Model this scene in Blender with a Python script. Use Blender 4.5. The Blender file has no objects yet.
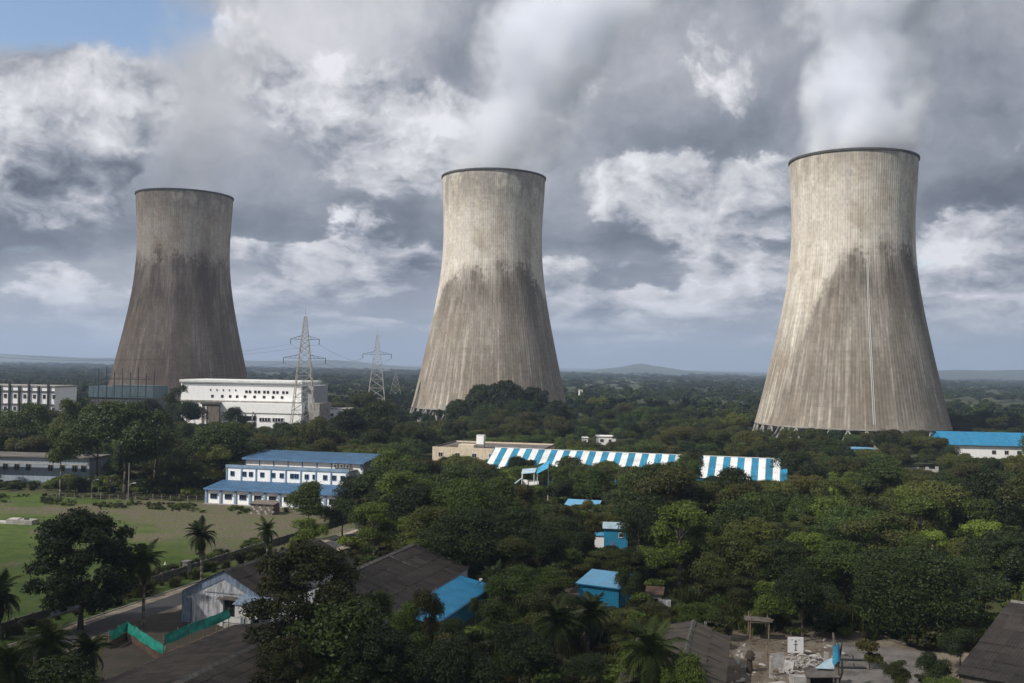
import bpy, math, random
import numpy as np
from mathutils import Matrix, Vector, Euler, noise as mnoise
R = math.radians
SC = bpy.context.scene
COL = SC.collection
random.seed(7)

# ------------------------------------------------------------------ camera, light, exposure
CAM_H = 36.0
cd = bpy.data.cameras.new('camera'); cam = bpy.data.objects.new('camera', cd); COL.objects.link(cam)
cd.sensor_width = 36; cd.lens = 35.156; cd.clip_start = 1; cd.clip_end = 60000
CAM_ROT = Euler((R(91.4), 0, 0)).to_matrix() @ Matrix.Rotation(R(1.0), 3, 'Z')
cam.matrix_world = Matrix.Translation((0, 0, CAM_H)) @ CAM_ROT.to_4x4()
SC.camera = cam
SUN_EL, SUN_AZ = 44, 239           # azimuth clockwise from the viewing direction: behind and to the left
sd = bpy.data.lights.new('sun', 'SUN'); sun = bpy.data.objects.new('sun', sd); COL.objects.link(sun)
sd.energy = 4.8; sd.angle = R(0.5); sd.color = (1, .955, .895)
SUND = Vector((math.sin(R(SUN_AZ)) * math.cos(R(SUN_EL)), math.cos(R(SUN_AZ)) * math.cos(R(SUN_EL)), math.sin(R(SUN_EL))))
sun.rotation_euler = SUND.to_track_quat('Z', 'Y').to_euler()
SC.view_settings.view_transform = 'Standard'; SC.view_settings.look = 'None'
SC.view_settings.exposure = 0.12; SC.view_settings.gamma = 1
SC.cycles.use_denoising = True
SC.cycles.max_bounces = 14; SC.cycles.diffuse_bounces = 3; SC.cycles.glossy_bounces = 2
SC.cycles.transmission_bounces = 3; SC.cycles.transparent_max_bounces = 8; SC.cycles.volume_bounces = 12
SC.cycles.volume_step_rate = 1.0; SC.cycles.volume_max_steps = 96
SC.cycles.sample_clamp_indirect = 6


class NT:
    """small helper for building node trees"""
    def __init__(s, tree): s.t = tree; s.n = tree.nodes; s.l = tree.links
    def new(s, typ, **kw):
        n = s.n.new(typ)
        for k, v in kw.items(): setattr(n, k, v)
        return n
    def put(s, sock, v):
        if v is None: return
        if isinstance(v, bpy.types.NodeSocket): s.l.new(v, sock)
        else: sock.default_value = v
    def m(s, op, a, b=None, c=None, clamp=False):
        n = s.new('ShaderNodeMath', operation=op, use_clamp=clamp)
        for i, x in enumerate((a, b, c)): s.put(n.inputs[i], x)
        return n.outputs[0]
    def vm(s, op, a, b=None, scale=None):
        n = s.new('ShaderNodeVectorMath', operation=op)
        s.put(n.inputs[0], a); s.put(n.inputs[1], b)
        if scale is not None: s.put(n.inputs['Scale'], scale)
        return n.outputs['Value'] if op in ('LENGTH', 'DOT_PRODUCT', 'DISTANCE') else n.outputs[0]
    def xyz(s, x, y, z):
        n = s.new('ShaderNodeCombineXYZ')
        for i, q in enumerate((x, y, z)): s.put(n.inputs[i], q)
        return n.outputs[0]
    def sep(s, v):
        n = s.new('ShaderNodeSeparateXYZ'); s.put(n.inputs[0], v); return n.outputs
    def noise(s, vec, scale, detail=4, rough=.55, dist=0, lac=2.0):
        n = s.new('ShaderNodeTexNoise'); s.put(n.inputs['Vector'], vec)
        s.put(n.inputs['Scale'], scale); s.put(n.inputs['Detail'], detail); s.put(n.inputs['Roughness'], rough)
        s.put(n.inputs['Distortion'], dist); s.put(n.inputs['Lacunarity'], lac)
        return n.outputs[0]
    def white(s, vec):
        n = s.new('ShaderNodeTexWhiteNoise'); s.put(n.inputs['Vector'], vec); return n.outputs['Value']
    def ss(s, v, a, b, lo=0., hi=1.):
        n = s.new('ShaderNodeMapRange', interpolation_type='SMOOTHSTEP')
        for i, x in enumerate((v, a, b, lo, hi)): s.put(n.inputs[i], x)
        return n.outputs[0]
    def lin(s, v, a, b, lo=0., hi=1.):
        n = s.new('ShaderNodeMapRange')
        for i, x in enumerate((v, a, b, lo, hi)): s.put(n.inputs[i], x)
        return n.outputs[0]
    def mix(s, f, a, b, mode='MIX'):
        n = s.new('ShaderNodeMix', data_type='RGBA', blend_type=mode)
        s.put(n.inputs[0], f); s.put(n.inputs[6], a if not isinstance(a, tuple) else (*a[:3], 1)); s.put(n.inputs[7], b if not isinstance(b, tuple) else (*b[:3], 1))
        return n.outputs[2]


# ------------------------------------------------------------------ sky
HB = 366.0                     # image row of the horizon at the middle column
def hrow(px): return HB + .01746 * (px - 512)
def azel(px, py):
    d = CAM_ROT @ Vector(((px - 512) / 1000, (341.5 - py) / 1000, -1)); d.normalize()
    return math.atan2(d.x, d.y), math.asin(d.z)

def build_world():
    w = bpy.data.worlds.new('World'); SC.world = w; w.use_nodes = True; w.cycles.sampling_method = 'MANUAL'; w.cycles.sample_map_resolution = 512
    t = NT(w.node_tree); t.n.clear()
    out = t.new('ShaderNodeOutputWorld'); bg = t.new('ShaderNodeBackground')
    t.l.new(bg.outputs[0], out.inputs[0])
    sky = t.new('ShaderNodeTexSky', sky_type='NISHITA', sun_disc=False, sun_elevation=R(SUN_EL), sun_rotation=R(SUN_AZ))
    sky.air_density = 1.0; sky.dust_density = 1.5; sky.ozone_density = 1.5
    tc = t.new('ShaderNodeTexCoord'); d = t.vm('NORMALIZE', tc.outputs['Generated'])
    dx, dy, dz = t.sep(d)
    el = t.m('MAXIMUM', t.m('ARCSINE', dz), 0.0)
    az = t.m('ARCTAN2', dx, dy)
    hl = t.m('MAXIMUM', t.vm('LENGTH', t.xyz(dx, dy, 0.)), .05)
    v = t.m('LOGARITHM', t.m('ADD', el, .09), math.e)
    q = t.xyz(t.m('DIVIDE', dx, hl), t.m('DIVIDE', dy, hl), t.m('MULTIPLY', v, .40))
    wn = t.new('ShaderNodeTexNoise'); t.put(wn.inputs['Vector'], q); t.put(wn.inputs['Scale'], 7.0); t.put(wn.inputs['Detail'], 5.0); t.put(wn.inputs['Roughness'], .6)
    warp = t.vm('SUBTRACT', wn.outputs['Color'], (.5, .5, .5))
    wx, wy, wz = t.sep(warp)
    def field(p):
        """cauliflower density: rounded cells in several sizes on top of a soft fractal"""
        vo = t.new('ShaderNodeTexVoronoi', feature='F1'); vo.normalize = True
        t.put(vo.inputs['Vector'], p); t.put(vo.inputs['Scale'], 8.5); t.put(vo.inputs['Detail'], 3.0); t.put(vo.inputs['Roughness'], .55); t.put(vo.inputs['Lacunarity'], 2.3); pass
        n = t.noise(p, 5.2, 9, .60)
        return t.m('ADD', t.m('MULTIPLY', n, .75), t.m('MULTIPLY', t.m('SUBTRACT', .62, vo.outputs['Distance']), .42))
    qw = t.vm('ADD', q, t.vm('SCALE', warp, scale=.085))
    d0 = field(qw); d1 = field(t.vm('ADD', qw, (-.026, -.004, .030)))
    soft = t.noise(t.vm('ADD', q, t.vm('SCALE', warp, scale=.22)), 3.2, 5, .52)
    azw = t.m('ADD', az, t.m('MULTIPLY', wx, .10)); elw = t.m('ADD', el, t.m('MULTIPLY', wz, .07))
    def total(bs):
        s = None
        for px, py, rx, ry, amp in bs:
            a, e = azel(px, py)
            ex = t.m('DIVIDE', t.m('SUBTRACT', azw, a), rx / 1000); ey = t.m('DIVIDE', t.m('SUBTRACT', elw, e), ry / 1000)
            r2 = t.m('MULTIPLY_ADD', ex, ex, t.m('MULTIPLY', ey, ey))
            o = t.m('MULTIPLY', t.m('EXPONENT', t.m('MULTIPLY', r2, -1.0)), amp); s = o if s is None else t.m('ADD', s, o)
        return s
    # broad deck: how light the cloud is (display values), by direction
    deck = total([(160, 110, 110, 70, .13), (300, 20, 150, 45, .13), (450, 55, 90, 55, -.13), (340, 160, 110, 26, -.06), (520, 110, 60, 80, .05), (60, 130, 80, 70, .04), (90, 232, 200, 24, -.14), (330, 222, 150, 24, -.13),
                  (660, 90, 130, 60, .05), (742, 48, 60, 45, .16), (665, 160, 80, 30, -.13), (670, 240, 150, 18, -.17), (985, 110, 80, 80, -.09), (770, 90, 50, 70, -.08), (980, 208, 90, 26, -.12), (870, 70, 90, 90, .0), (600, 30, 60, 40, .04), (830, 215, 80, 30, -.10)])
    hole = total([(20, 5, 170, 48, .50), (215, 30, 40, 22, .12), (330, 25, 40, 14, .10), (436, 100, 26, 12, .16), (935, 258, 60, 14, .30), (820, 262, 90, 14, .14), (640, 262, 120, 14, .10), (120, 262, 130, 14, .10)])
    # heaped clouds: crisp lit tops
    heap = total([(82, 74, 60, 20, .12), (95, 120, 42, 40, .16), (122, 170, 34, 30, .12), (55, 198, 70, 30, .20), (320, 92, 100, 40, .30), (445, 138, 48, 40, .46), (395, 170, 50, 24, .26), (560, 90, 60, 70, .10),
                  (640, 195, 70, 30, .28), (725, 205, 75, 40, .26), (742, 50, 70, 46, .13), (985, 258, 70, 30, .36), (330, 262, 110, 14, .24), (60, 290, 70, 13, .22), (590, 275, 60, 14, .22), (735, 270, 70, 18, .26), (360, 292, 90, 10, .24), (640, 300, 110, 10, .24), (960, 312, 80, 10, .22), (150, 318, 90, 9, .24), (30, 268, 60, 9, .20), (260, 308, 70, 8, .22), (420, 322, 70, 8, .22), (600, 322, 90, 8, .24), (720, 310, 60, 8, .24), (980, 292, 60, 8, .18), (300, 335, 120, 6, .12), (660, 340, 120, 6, .12), (200, 20, 60, 30, .1)])
    low = t.ss(el, .015, .15)
    relief = t.m('MULTIPLY', t.m('SUBTRACT', d0, d1), t.lin(low, 0., 1., 1.5, 2.1))
    L = t.m('ADD', t.m('ADD', .615, deck), t.m('MULTIPLY', t.m('SUBTRACT', soft, .5), t.lin(low, 0., 1., .62, .52)))
    L = t.m('ADD', L, t.m('MULTIPLY', t.m('SUBTRACT', d0, .50), -.10))
    L = t.m('ADD', L, t.m('MULTIPLY', relief, .27))
    hd = t.m('ADD', d0, heap)
    ha = t.ss(hd, .562, .640)
    HL = t.m('ADD', t.m('ADD', .665, t.m('MULTIPLY', relief, 1.45)), t.m('MULTIPLY', heap, .46))
    L = t.m('ADD', t.m('MULTIPLY', L, t.m('SUBTRACT', 1., t.m('MULTIPLY', ha, .8))), t.m('MULTIPLY', HL, t.m('MULTIPLY', ha, .8)))
    L = t.m('SUBTRACT', L, t.m('MULTIPLY', t.m('MAXIMUM', t.m('SUBTRACT', L, .76), 0.), .28))
    L = t.m('MINIMUM', t.m('MAXIMUM', L, .365), .90)
    lin = t.m('POWER', L, 2.2)
    tint = t.mix(t.ss(L, .35, .85), (.88, .99, 1.22), (1.0, 1.0, 1.05))
    cc = t.mix(1.0, t.xyz(lin, lin, lin), tint, 'MULTIPLY')
    alpha = t.ss(t.m('SUBTRACT', t.m('ADD', t.m('MULTIPLY', d0, .8), t.m('ADD', t.m('MULTIPLY', soft, .35), t.m('MULTIPLY', heap, .6))), hole), .24, .46)
    skyc = t.mix(1.0, sky.outputs[0], (SKY_S, SKY_S, SKY_S), 'MULTIPLY')
    c = t.mix(alpha, skyc, cc)
    c = t.mix(t.ss(el, .0, .085, .55, 0.), c, (.37, .43, .51))
    t.l.new(c, bg.inputs[0]); bg.inputs[1].default_value = 1.0
SKY_S = 0.15
build_world()

# ------------------------------------------------------------------ helpers: from a row and column of the picture to the ground
def ray(px, py):
    return (CAM_ROT @ Vector(((px - 512) / 1000, (341.5 - py) / 1000, -1)))
def G(px, py, z=0.0):
    d = ray(px, py); k = (z - CAM_H) / d.z
    return Vector((d.x * k, d.y * k, z))
def AT(px, depth, z=0.0):
    d = ray(px, hrow(px)); return Vector((d.x / d.y * depth, depth, z))
def ZAT(px, py, depth):
    d = ray(px, py); return CAM_H + d.z / d.y * depth
def PROJ(p):
    v = CAM_ROT.transposed() @ (Vector(p) - Vector((0, 0, CAM_H)))
    return 512 + 1000 * v.x / -v.z, 341.5 - 1000 * v.y / -v.z

# ------------------------------------------------------------------ materials
MATS = {}
def pmat(name, col, rough=.8, var=.25, scale=.6, bump=0., bscale=4., spec=.3, col2=None, objvar=0., streak=False, metal=0.):
    m = bpy.data.materials.new(name); m.use_nodes = True; t = NT(m.node_tree)
    b = t.n['Principled BSDF']; b.inputs['Roughness'].default_value = rough; b.inputs['Metallic'].default_value = metal
    b.inputs['Specular IOR Level'].default_value = spec
    tc = t.new('ShaderNodeTexCoord'); v = tc.outputs['Object']
    if streak:
        x, y, z = t.sep(v); v = t.xyz(t.m('MULTIPLY', x, 4.), t.m('MULTIPLY', y, 4.), t.m('MULTIPLY', z, .7))
    oi = t.new('ShaderNodeObjectInfo')
    vv = t.vm('ADD', v, t.vm('SCALE', oi.outputs['Location'], scale=.37))
    n = t.noise(vv, scale, 6, .62); n2 = t.noise(vv, scale * 9, 4, .6)
    f = t.m('ADD', t.m('MULTIPLY', n, .7), t.m('MULTIPLY', n2, .3))
    c2 = col2 or tuple(x * .35 for x in col)
    c = t.mix(t.ss(f, .38, .66, 0., var * 1.6 if var < .6 else 1.), tuple(col), tuple(c2))
    if objvar:
        k = t.lin(oi.outputs['Random'], 0., 1., 1 - objvar, 1 + objvar)
        c = t.mix(1., c, t.xyz(k, k, k), 'MULTIPLY')
    t.l.new(c, b.inputs['Base Color'])
    if bump:
        bn = t.new('ShaderNodeBump'); bn.inputs['Strength'].default_value = bump; bn.inputs['Distance'].default_value = .05
        t.l.new(t.noise(vv, bscale, 5, .6), bn.inputs['Height']); t.l.new(bn.outputs[0], b.inputs['Normal'])
    MATS[name] = m
    return m
pmat('white_paint', (.74, .73, .70), .75, .22, .5, col2=(.45, .42, .37), streak=True)
pmat('white_wall', (.86, .85, .83), .8, .16, .3, col2=(.5, .48, .44), streak=True)
pmat('old_white', (.64, .65, .67), .85, .55, .7, col2=(.13, .13, .125), streak=True)
pmat('old_blue_paint', (.26, .34, .45), .85, .6, .9, col2=(.12, .13, .15), streak=True)
pmat('trim_blue', (.10, .20, .36), .7, .3, .6)
pmat('band_blue', (.22, .32, .43), .7, .3, .6)
pmat('roof_steel_blue', (.070, .155, .265), .55, .30, .4, objvar=.08)
pmat('roof_bright_blue', (.022, .19, .35), .5, .25, .5, objvar=.06)
pmat('shed_blue', (.02, .23, .385), .6, .35, .6, col2=(.03, .13, .24))
pmat('sky_blue_roof', (.13, .36, .55), .5, .3, .5, col2=(.16, .22, .28))
pmat('stripe_white', (.70, .71, .69), .65, .35, .35, col2=(.38, .36, .32), objvar=.08)
pmat('stripe_blue', (.025, .205, .34), .6, .45, .35, col2=(.02, .10, .16), objvar=.16)
pmat('cladding', (.36, .38, .40), .7, .3, .5, streak=True)
pmat('teal_cladding', (.085, .125, .145), .7, .4, .5, streak=True)
pmat('cream', (.66, .56, .42), .85, .35, .5, col2=(.33, .26, .18), streak=True)
pmat('pale_blue_wall', (.30, .36, .42), .85, .4, .5, col2=(.16, .18, .19), streak=True)
pmat('asbestos', (.042, .034, .028), .9, .75, .35, .3, 6., col2=(.018, .016, .014), objvar=.28)
pmat('asbestos_pale', (.078, .065, .050), .9, .75, .5, .3, 6., col2=(.055, .048, .040), objvar=.22)
pmat('ridge_cement', (.135, .125, .11), .9, .6, 1.)
pmat('roof_grey', (.16, .145, .13), .9, .7, .3, col2=(.07, .06, .05))
pmat('roof_rust', (.14, .085, .06), .9, .6, .4)
pmat('concrete', (.33, .31, .28), .9, .5, .5, .2)
pmat('yard_concrete', (.20, .185, .165), .95, .6, .35, .4, 5., col2=(.09, .08, .07))
pmat('yard_earth', (.072, .056, .044), .95, .5, .35, .4, 5., col2=(.035, .036, .018))
pmat('concrete_brown', (.17, .145, .115), .9, .5, .3, streak=True)
pmat('dark_concrete', (.10, .095, .088), .9, .5, .5)
pmat('brick_brown', (.15, .10, .07), .9, .6, .8, .2)
pmat('glass_dark', (.012, .014, .017), .25, .2, 1., spec=.5)
pmat('painted_dark', (.01, .01, .01), .9, .2)  # near-black colour standing in for unlit insides
pmat('steel_dark', (.05, .055, .06), .6, .3, metal=.2)
pmat('steel_galv', (.36, .36, .34), .6, .3, metal=.2)
pmat('steel_tan', (.46, .44, .38), .6, .3)
pmat('wood', (.30, .23, .165), .85, .5, 2.)
pmat('wood_grey', (.22, .19, .16), .85, .5, 2.)
pmat('green_net', (.02, .30, .22), .7, .45, 1.5, .3, 3., col2=(.01, .10, .075))
pmat('tarp_blue', (.06, .32, .52), .5, .4, .8, .4, 2.)
pmat('tarp_pale', (.38, .50, .56), .6, .4, .8, .4, 2.)
pmat('bark', (.085, .066, .05), .95, .5, 2., .4, 8.)
pmat('bark_pale', (.20, .17, .14), .95, .5, 2., .4, 8.)
pmat('asphalt', (.072, .070, .068), .9, .4, .25, .2, 12.)
pmat('sand_path', (.33, .275, .21), .95, .5, .5, .3, 6.)
pmat('plaster_white', (.50, .475, .44), .85, .45, 1.2)
pmat('print_black', (.03, .03, .035), .8, .2)
pmat('glass_lamp', (.6, .6, .6), .3, .1)
pmat('rubber_black', (.02, .02, .02), .7, .2)

def leaf_mat(name, c1, c2, c3=None, trans=.11):
    m = bpy.data.materials.new(name); m.use_nodes = True; t = NT(m.node_tree)
    b = t.n['Principled BSDF']; b.inputs['Roughness'].default_value = .55; b.inputs['Specular IOR Level'].default_value = .22
    geo = t.new('ShaderNodeNewGeometry'); oi = t.new('ShaderNodeObjectInfo'); tc = t.new('ShaderNodeTexCoord')
    rnd = geo.outputs['Random Per Island']
    n = t.noise(t.vm('ADD', tc.outputs['Object'], oi.outputs['Location']), .35, 3, .6)
    f = t.m('ADD', t.m('MULTIPLY', rnd, .45), t.m('ADD', t.m('MULTIPLY', t.m('SUBTRACT', n, .5), 1.1), t.m('MULTIPLY', oi.outputs['Random'], .55)))
    c = t.mix(t.ss(f, .1, .9), c1, c2)
    if c3:
        c = t.mix(t.m('MULTIPLY', t.ss(t.noise(t.vm('ADD', tc.outputs['Object'], oi.outputs['Location']), .8, 3, .6), .55, .72), .8), c, c3)
    k = t.lin(t.white(t.vm('ADD', oi.outputs['Location'], (3., 5., 1.))), 0., 1., .62, 1.55)
    c = t.mix(1., c, t.xyz(k, k, k), 'MULTIPLY')
    t.l.new(c, b.inputs['Base Color'])
    tr = t.new('ShaderNodeBsdfTranslucent'); t.l.new(t.mix(1., c, (1.2, 1.25, .7), 'MULTIPLY'), tr.inputs[0])
    mx = t.new('ShaderNodeMixShader'); mx.inputs[0].default_value = trans
    t.l.new(b.outputs[0], mx.inputs[1]); t.l.new(tr.outputs[0], mx.inputs[2])
    t.l.new(mx.outputs[0], t.n['Material Output'].inputs[0])
    MATS[name] = m; return m
leaf_mat('leaf_dark', (0.0134, 0.0241, 0.0047), (0.0286, 0.0431, 0.0075))
leaf_mat('leaf_mid', (0.0239, 0.0410, 0.0066), (0.0538, 0.0760, 0.0112))
leaf_mat('leaf_olive', (0.0352, 0.0448, 0.0082), (0.0685, 0.0747, 0.0144))
leaf_mat('leaf_light', (0.0486, 0.0738, 0.0091), (0.0948, 0.1262, 0.0167))
leaf_mat('leaf_brown', (0.0299, 0.0349, 0.0066), (0.0598, 0.0574, 0.0112), (0.0848, 0.0574, 0.0139))
leaf_mat('leaf_palm', (0.0210, 0.0325, 0.0068), (0.0456, 0.0578, 0.0126))
leaf_mat('leaf_far', (0.0199, 0.0328, 0.0078), (0.0398, 0.0554, 0.0117), trans=.15)

# ------------------------------------------------------------------ mesh builder
class MB:
    def __init__(s): s.v = []; s.f = []
    def quad(s, a, b, c, d):
        i = len(s.v); s.v += [tuple(a), tuple(b), tuple(c), tuple(d)]; s.f.append((i, i + 1, i + 2, i + 3)); return s
    def box(s, x0, x1, y0, y1, z0, z1, M=None):
        i = len(s.v)
        p = [Vector(q) for q in ((x0, y0, z0), (x1, y0, z0), (x1, y1, z0), (x0, y1, z0), (x0, y0, z1), (x1, y0, z1), (x1, y1, z1), (x0, y1, z1))]
        if M is not None: p = [M @ q for q in p]
        s.v += [tuple(q) for q in p]
        s.f += [(i, i + 3, i + 2, i + 1), (i + 4, i + 5, i + 6, i + 7), (i, i + 1, i + 5, i + 4), (i + 1, i + 2, i + 6, i + 5), (i + 2, i + 3, i + 7, i + 6), (i + 3, i, i + 4, i + 7)]
        return s
    def hexa(s, b, t):
        """solid between a bottom and a top polygon with as many corners (counter-clockwise from above)"""
        i = len(s.v); n = len(b); s.v += [tuple(q) for q in b] + [tuple(q) for q in t]
        s.f.append(tuple(i + k for k in reversed(range(n)))); s.f.append(tuple(i + n + k for k in range(n)))
        for k in range(n): s.f.append((i + k, i + (k + 1) % n, i + n + (k + 1) % n, i + n + k))
        return s
    def slab(s, a, b, c, d, th):
        """a sheet through four corners (counter-clockwise from above), th thick downwards"""
        P = [Vector(q) for q in (a, b, c, d)]; nrm = (P[1] - P[0]).cross(P[3] - P[0]).normalized()
        return s.hexa([p - nrm * th for p in P], P)
    def tube(s, p0, p1, r0, r1=None, n=6, cap=True):
        r1 = r0 if r1 is None else r1; p0 = Vector(p0); p1 = Vector(p1); d = (p1 - p0)
        if d.length < 1e-6: return s
        d.normalize(); a = d.orthogonal().normalized(); b = d.cross(a); i = len(s.v)
        for p, r in ((p0, r0), (p1, r1)):
            for k in range(n):
                w = 2 * math.pi * k / n; s.v.append(tuple(p + (a * math.cos(w) + b * math.sin(w)) * r))
        for k in range(n): s.f.append((i + k, i + (k + 1) % n, i + n + (k + 1) % n, i + n + k))
        if cap: s.f.append(tuple(i + k for k in reversed(range(n)))); s.f.append(tuple(i + n + k for k in range(n)))
        return s
    def bar(s, p0, p1, w):
        return s.tube(p0, p1, w, w, 4)
    def path(s, pts, rad, n=6):
        for k in range(len(pts) - 1): s.tube(pts[k], pts[k + 1], rad[k], rad[k + 1], n)
        return s
    def extr(s, poly, y0, y1):
        """polygon in the x-z plane (counter-clockwise seen from -y) made thick from y0 to y1"""
        i = len(s.v); n = len(poly); s.v += [(x, y0, z) for x, z in poly] + [(x, y1, z) for x, z in poly]
        s.f.append(tuple(i + k for k in range(n))); s.f.append(tuple(i + n + k for k in reversed(range(n))))
        for k in range(n): s.f.append((i + (k + 1) % n, i + k, i + n + k, i + n + (k + 1) % n))
        return s
    def mesh(s, name, mat, smooth=False):
        me = bpy.data.meshes.new(name); me.from_pydata(s.v, [], s.f)
        if mat is not None: me.materials.append(MATS[mat] if isinstance(mat, str) else mat)
        if smooth: me.polygons.foreach_set('use_smooth', [True] * len(me.polygons))
        me.update(); return me
    def build(s, name, mat, parent=None, smooth=False, loc=None):
        o = bpy.data.objects.new(name, s.mesh(name, mat, smooth)); COL.objects.link(o)
        if parent is not None: o.parent = parent
        if loc is not None: o.location = loc
        return o

def tag(o, label=None, cat=None, group=None, kind=None):
    if label: o['label'] = label
    if cat: o['category'] = cat
    if group: o['group'] = group
    if kind: o['kind'] = kind
    return o
def thing(name, label, cat, loc=(0, 0, 0), rz=0.0, group=None):
    o = bpy.data.objects.new(name, None); COL.objects.link(o); o.empty_display_size = .5
    o.location = loc; o.rotation_euler = (0, 0, rz); return tag(o, label, cat, group)
def inst(name, me, parent=None, M=None):
    o = bpy.data.objects.new(name, me); COL.objects.link(o)
    if parent is not None: o.parent = parent
    if M is not None: o.matrix_local = M
    return o
FOOT = []      # footprints that keep trees off: (origin xy, yaw, x0, x1, y0, y1)
def foot(loc, rz, x0, x1, y0, y1): FOOT.append((loc[0], loc[1], math.cos(rz), math.sin(rz), x0, x1, y0, y1))
def in_foot(x, y, mar=0.):
    for ox, oy, c, s, x0, x1, y0, y1 in FOOT:
        u = (x - ox) * c + (y - oy) * s; v = -(x - ox) * s + (y - oy) * c
        if x0 - mar < u < x1 + mar and y0 - mar < v < y1 + mar: return True
    return False

def window(parent, x, z, w, h, y, name='window', frame='white_paint', bars=1, depth=.12, glass='glass_dark', ft=.08):
    """framed window on a wall whose face looks to -y; the pane sits back inside the frame"""
    m = MB(); x0, x1, z0, z1 = x - w / 2, x + w / 2, z - h / 2, z + h / 2
    m.box(x0, x0 + ft, y - depth, y + .02, z0, z1); m.box(x1 - ft, x1, y - depth, y + .02, z0, z1)
    m.box(x0 + ft, x1 - ft, y - depth, y + .02, z1 - ft, z1); m.box(x0 + ft, x1 - ft, y - depth - .03, y + .02, z0, z0 + ft)
    for k in range(bars):
        c = x0 + w * (k + 1) / (bars + 1); m.box(c - .03, c + .03, y - depth + .02, y + .02, z0 + ft, z1 - ft)
    f = m.build(name, frame, parent)
    MB().quad((x0 + ft, y - .03, z0 + ft), (x1 - ft, y - .03, z0 + ft), (x1 - ft, y - .03, z1 - ft), (x0 + ft, y - .03, z1 - ft)).build('pane', glass, f)
    return f

_sheet = {}
def sheet_mesh(w, l, mat, waves=5, amp=.045):
    """one corrugated sheet: w along x, l along y"""
    k = (round(w, 2), round(l, 2), mat, waves)
    if k in _sheet: return _sheet[k]
    m = MB(); n = waves * 2
    for i in range(n):
        xa = -w / 2 + w * i / n; xb = -w / 2 + w * (i + 1) / n
        za = amp if i % 2 else 0; zb = 0 if i % 2 else amp
        m.quad((xa, 0, za), (xb, 0, zb), (xb, l, zb), (xa, l, za))
    _sheet[k] = m.mesh('roof_sheet', mat); return _sheet[k]
def sheets(parent, p0, along, up, nA, nU, mat, name='roof_sheet', jit=.02, waves=5, skip=(), lift=.06, amp=.045):
    """corrugated sheets over the parallelogram p0, p0+along, p0+up (local to the parent), each an object"""
    p0 = Vector(p0); along = Vector(along); up = Vector(up)
    a = along.normalized(); u = up.normalized(); nrm = a.cross(u).normalized()
    w = along.length / nA; l = up.length / nU; me = sheet_mesh(w * 1.06, l * 1.06, mat, waves, amp); rng = random.Random(int(abs(p0.x * 91 + p0.y * 17)))
    for j in range(nU):
        for i in range(nA):
            if (i, j) in skip: continue
            p = p0 + along * ((i + .5) / nA) + up * (j / nU) + nrm * (lift + .012 * (i % 2) + .025 * j / max(nU, 1) + rng.uniform(0, jit))
            B = Matrix((a, u, nrm)).transposed() @ Matrix.Rotation(rng.gauss(0, jit * .5), 3, 'Z') @ Matrix.Rotation(rng.gauss(0, jit * .35) - .012, 3, 'X')
            inst(name, me, parent, Matrix.Translation(p) @ B.to_4x4())

# ------------------------------------------------------------------ ground, road, field
def ground_mat():
    m = bpy.data.materials.new('ground'); m.use_nodes = True; t = NT(m.node_tree); b = t.n['Principled BSDF']
    b.inputs['Roughness'].default_value = .95; b.inputs['Specular IOR Level'].default_value = .15
    tc = t.new('ShaderNodeTexCoord'); v = tc.outputs['Object']
    a = t.noise(v, .004, 5, .6); c1 = t.noise(v, .06, 6, .65); c2 = t.noise(v, .9, 4, .6)
    x, y, z = t.sep(v)
    strip = t.noise(t.xyz(t.m('MULTIPLY', x, .0011), t.m('MULTIPLY', y, .0030), 0.), 1., 4, .55)
    g = t.mix(t.ss(c1, .35, .65), (.034, .046, .017), (.062, .062, .026))
    g = t.mix(t.m('MULTIPLY', t.ss(strip, .55, .64), .7), g, (.14, .15, .06))
    g = t.mix(t.m('MULTIPLY', t.ss(c2, .50, .75), .5), g, (.088, .070, .048))
    t.l.new(g, b.inputs['Base Color']); MATS['ground'] = m
ground_mat()
def field_mat():
    m = bpy.data.materials.new('field'); m.use_nodes = True; t = NT(m.node_tree); b = t.n['Principled BSDF']
    b.inputs['Roughness'].default_value = .95; b.inputs['Specular IOR Level'].default_value = .1
    tc = t.new('ShaderNodeTexCoord'); v = tc.outputs['Object']
    a = t.noise(v, .030, 6, .62); f = t.noise(v, .25, 6, .65); ff = t.noise(v, 1.6, 4, .6)
    x, y, z = t.sep(v)
    g = t.mix(t.ss(f, .35, .68), (.048, .078, .018), (.082, .108, .028))
    g = t.mix(t.m('MULTIPLY', t.ss(ff, .5, .7), .5), g, (.036, .048, .017))
    # the bare strip along the far side of the field and the trodden corner next to the office block
    an = t.m('SUBTRACT', a, .5)
    s1 = t.m('ADD', t.m('SUBTRACT', y, 230.), t.m('MULTIPLY', an, 46.))
    s2 = t.m('ADD', t.m('ADD', t.m('MULTIPLY', t.m('ADD', x, 76.), .60), t.m('MULTIPLY', t.m('SUBTRACT', y, 215.), .35)), t.m('MULTIPLY', an, 50.))
    bare = t.m('MAXIMUM', t.m('MULTIPLY', t.ss(s1, -3., 4.), t.ss(s1, 17., 11.)), t.ss(s2, -3., 5.))
    bare = t.m('MULTIPLY', bare, t.ss(t.m('ADD', f, t.m('MULTIPLY', ff, .5)), .56, .92, .95, .28))
    bare = t.m('MAXIMUM', bare, t.m('MULTIPLY', t.ss(a, .55, .62), .8))
    d = t.mix(t.ss(ff, .35, .7), (.150, .118, .094), (.085, .068, .055))
    t.l.new(t.mix(bare, g, d), b.inputs['Base Color'])
    bn = t.new('ShaderNodeBump'); bn.inputs['Strength'].default_value = .5; bn.inputs['Distance'].default_value = .25
    t.l.new(ff, bn.inputs['Height']); t.l.new(bn.outputs[0], b.inputs['Normal']); MATS['field'] = m
field_mat()
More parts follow.
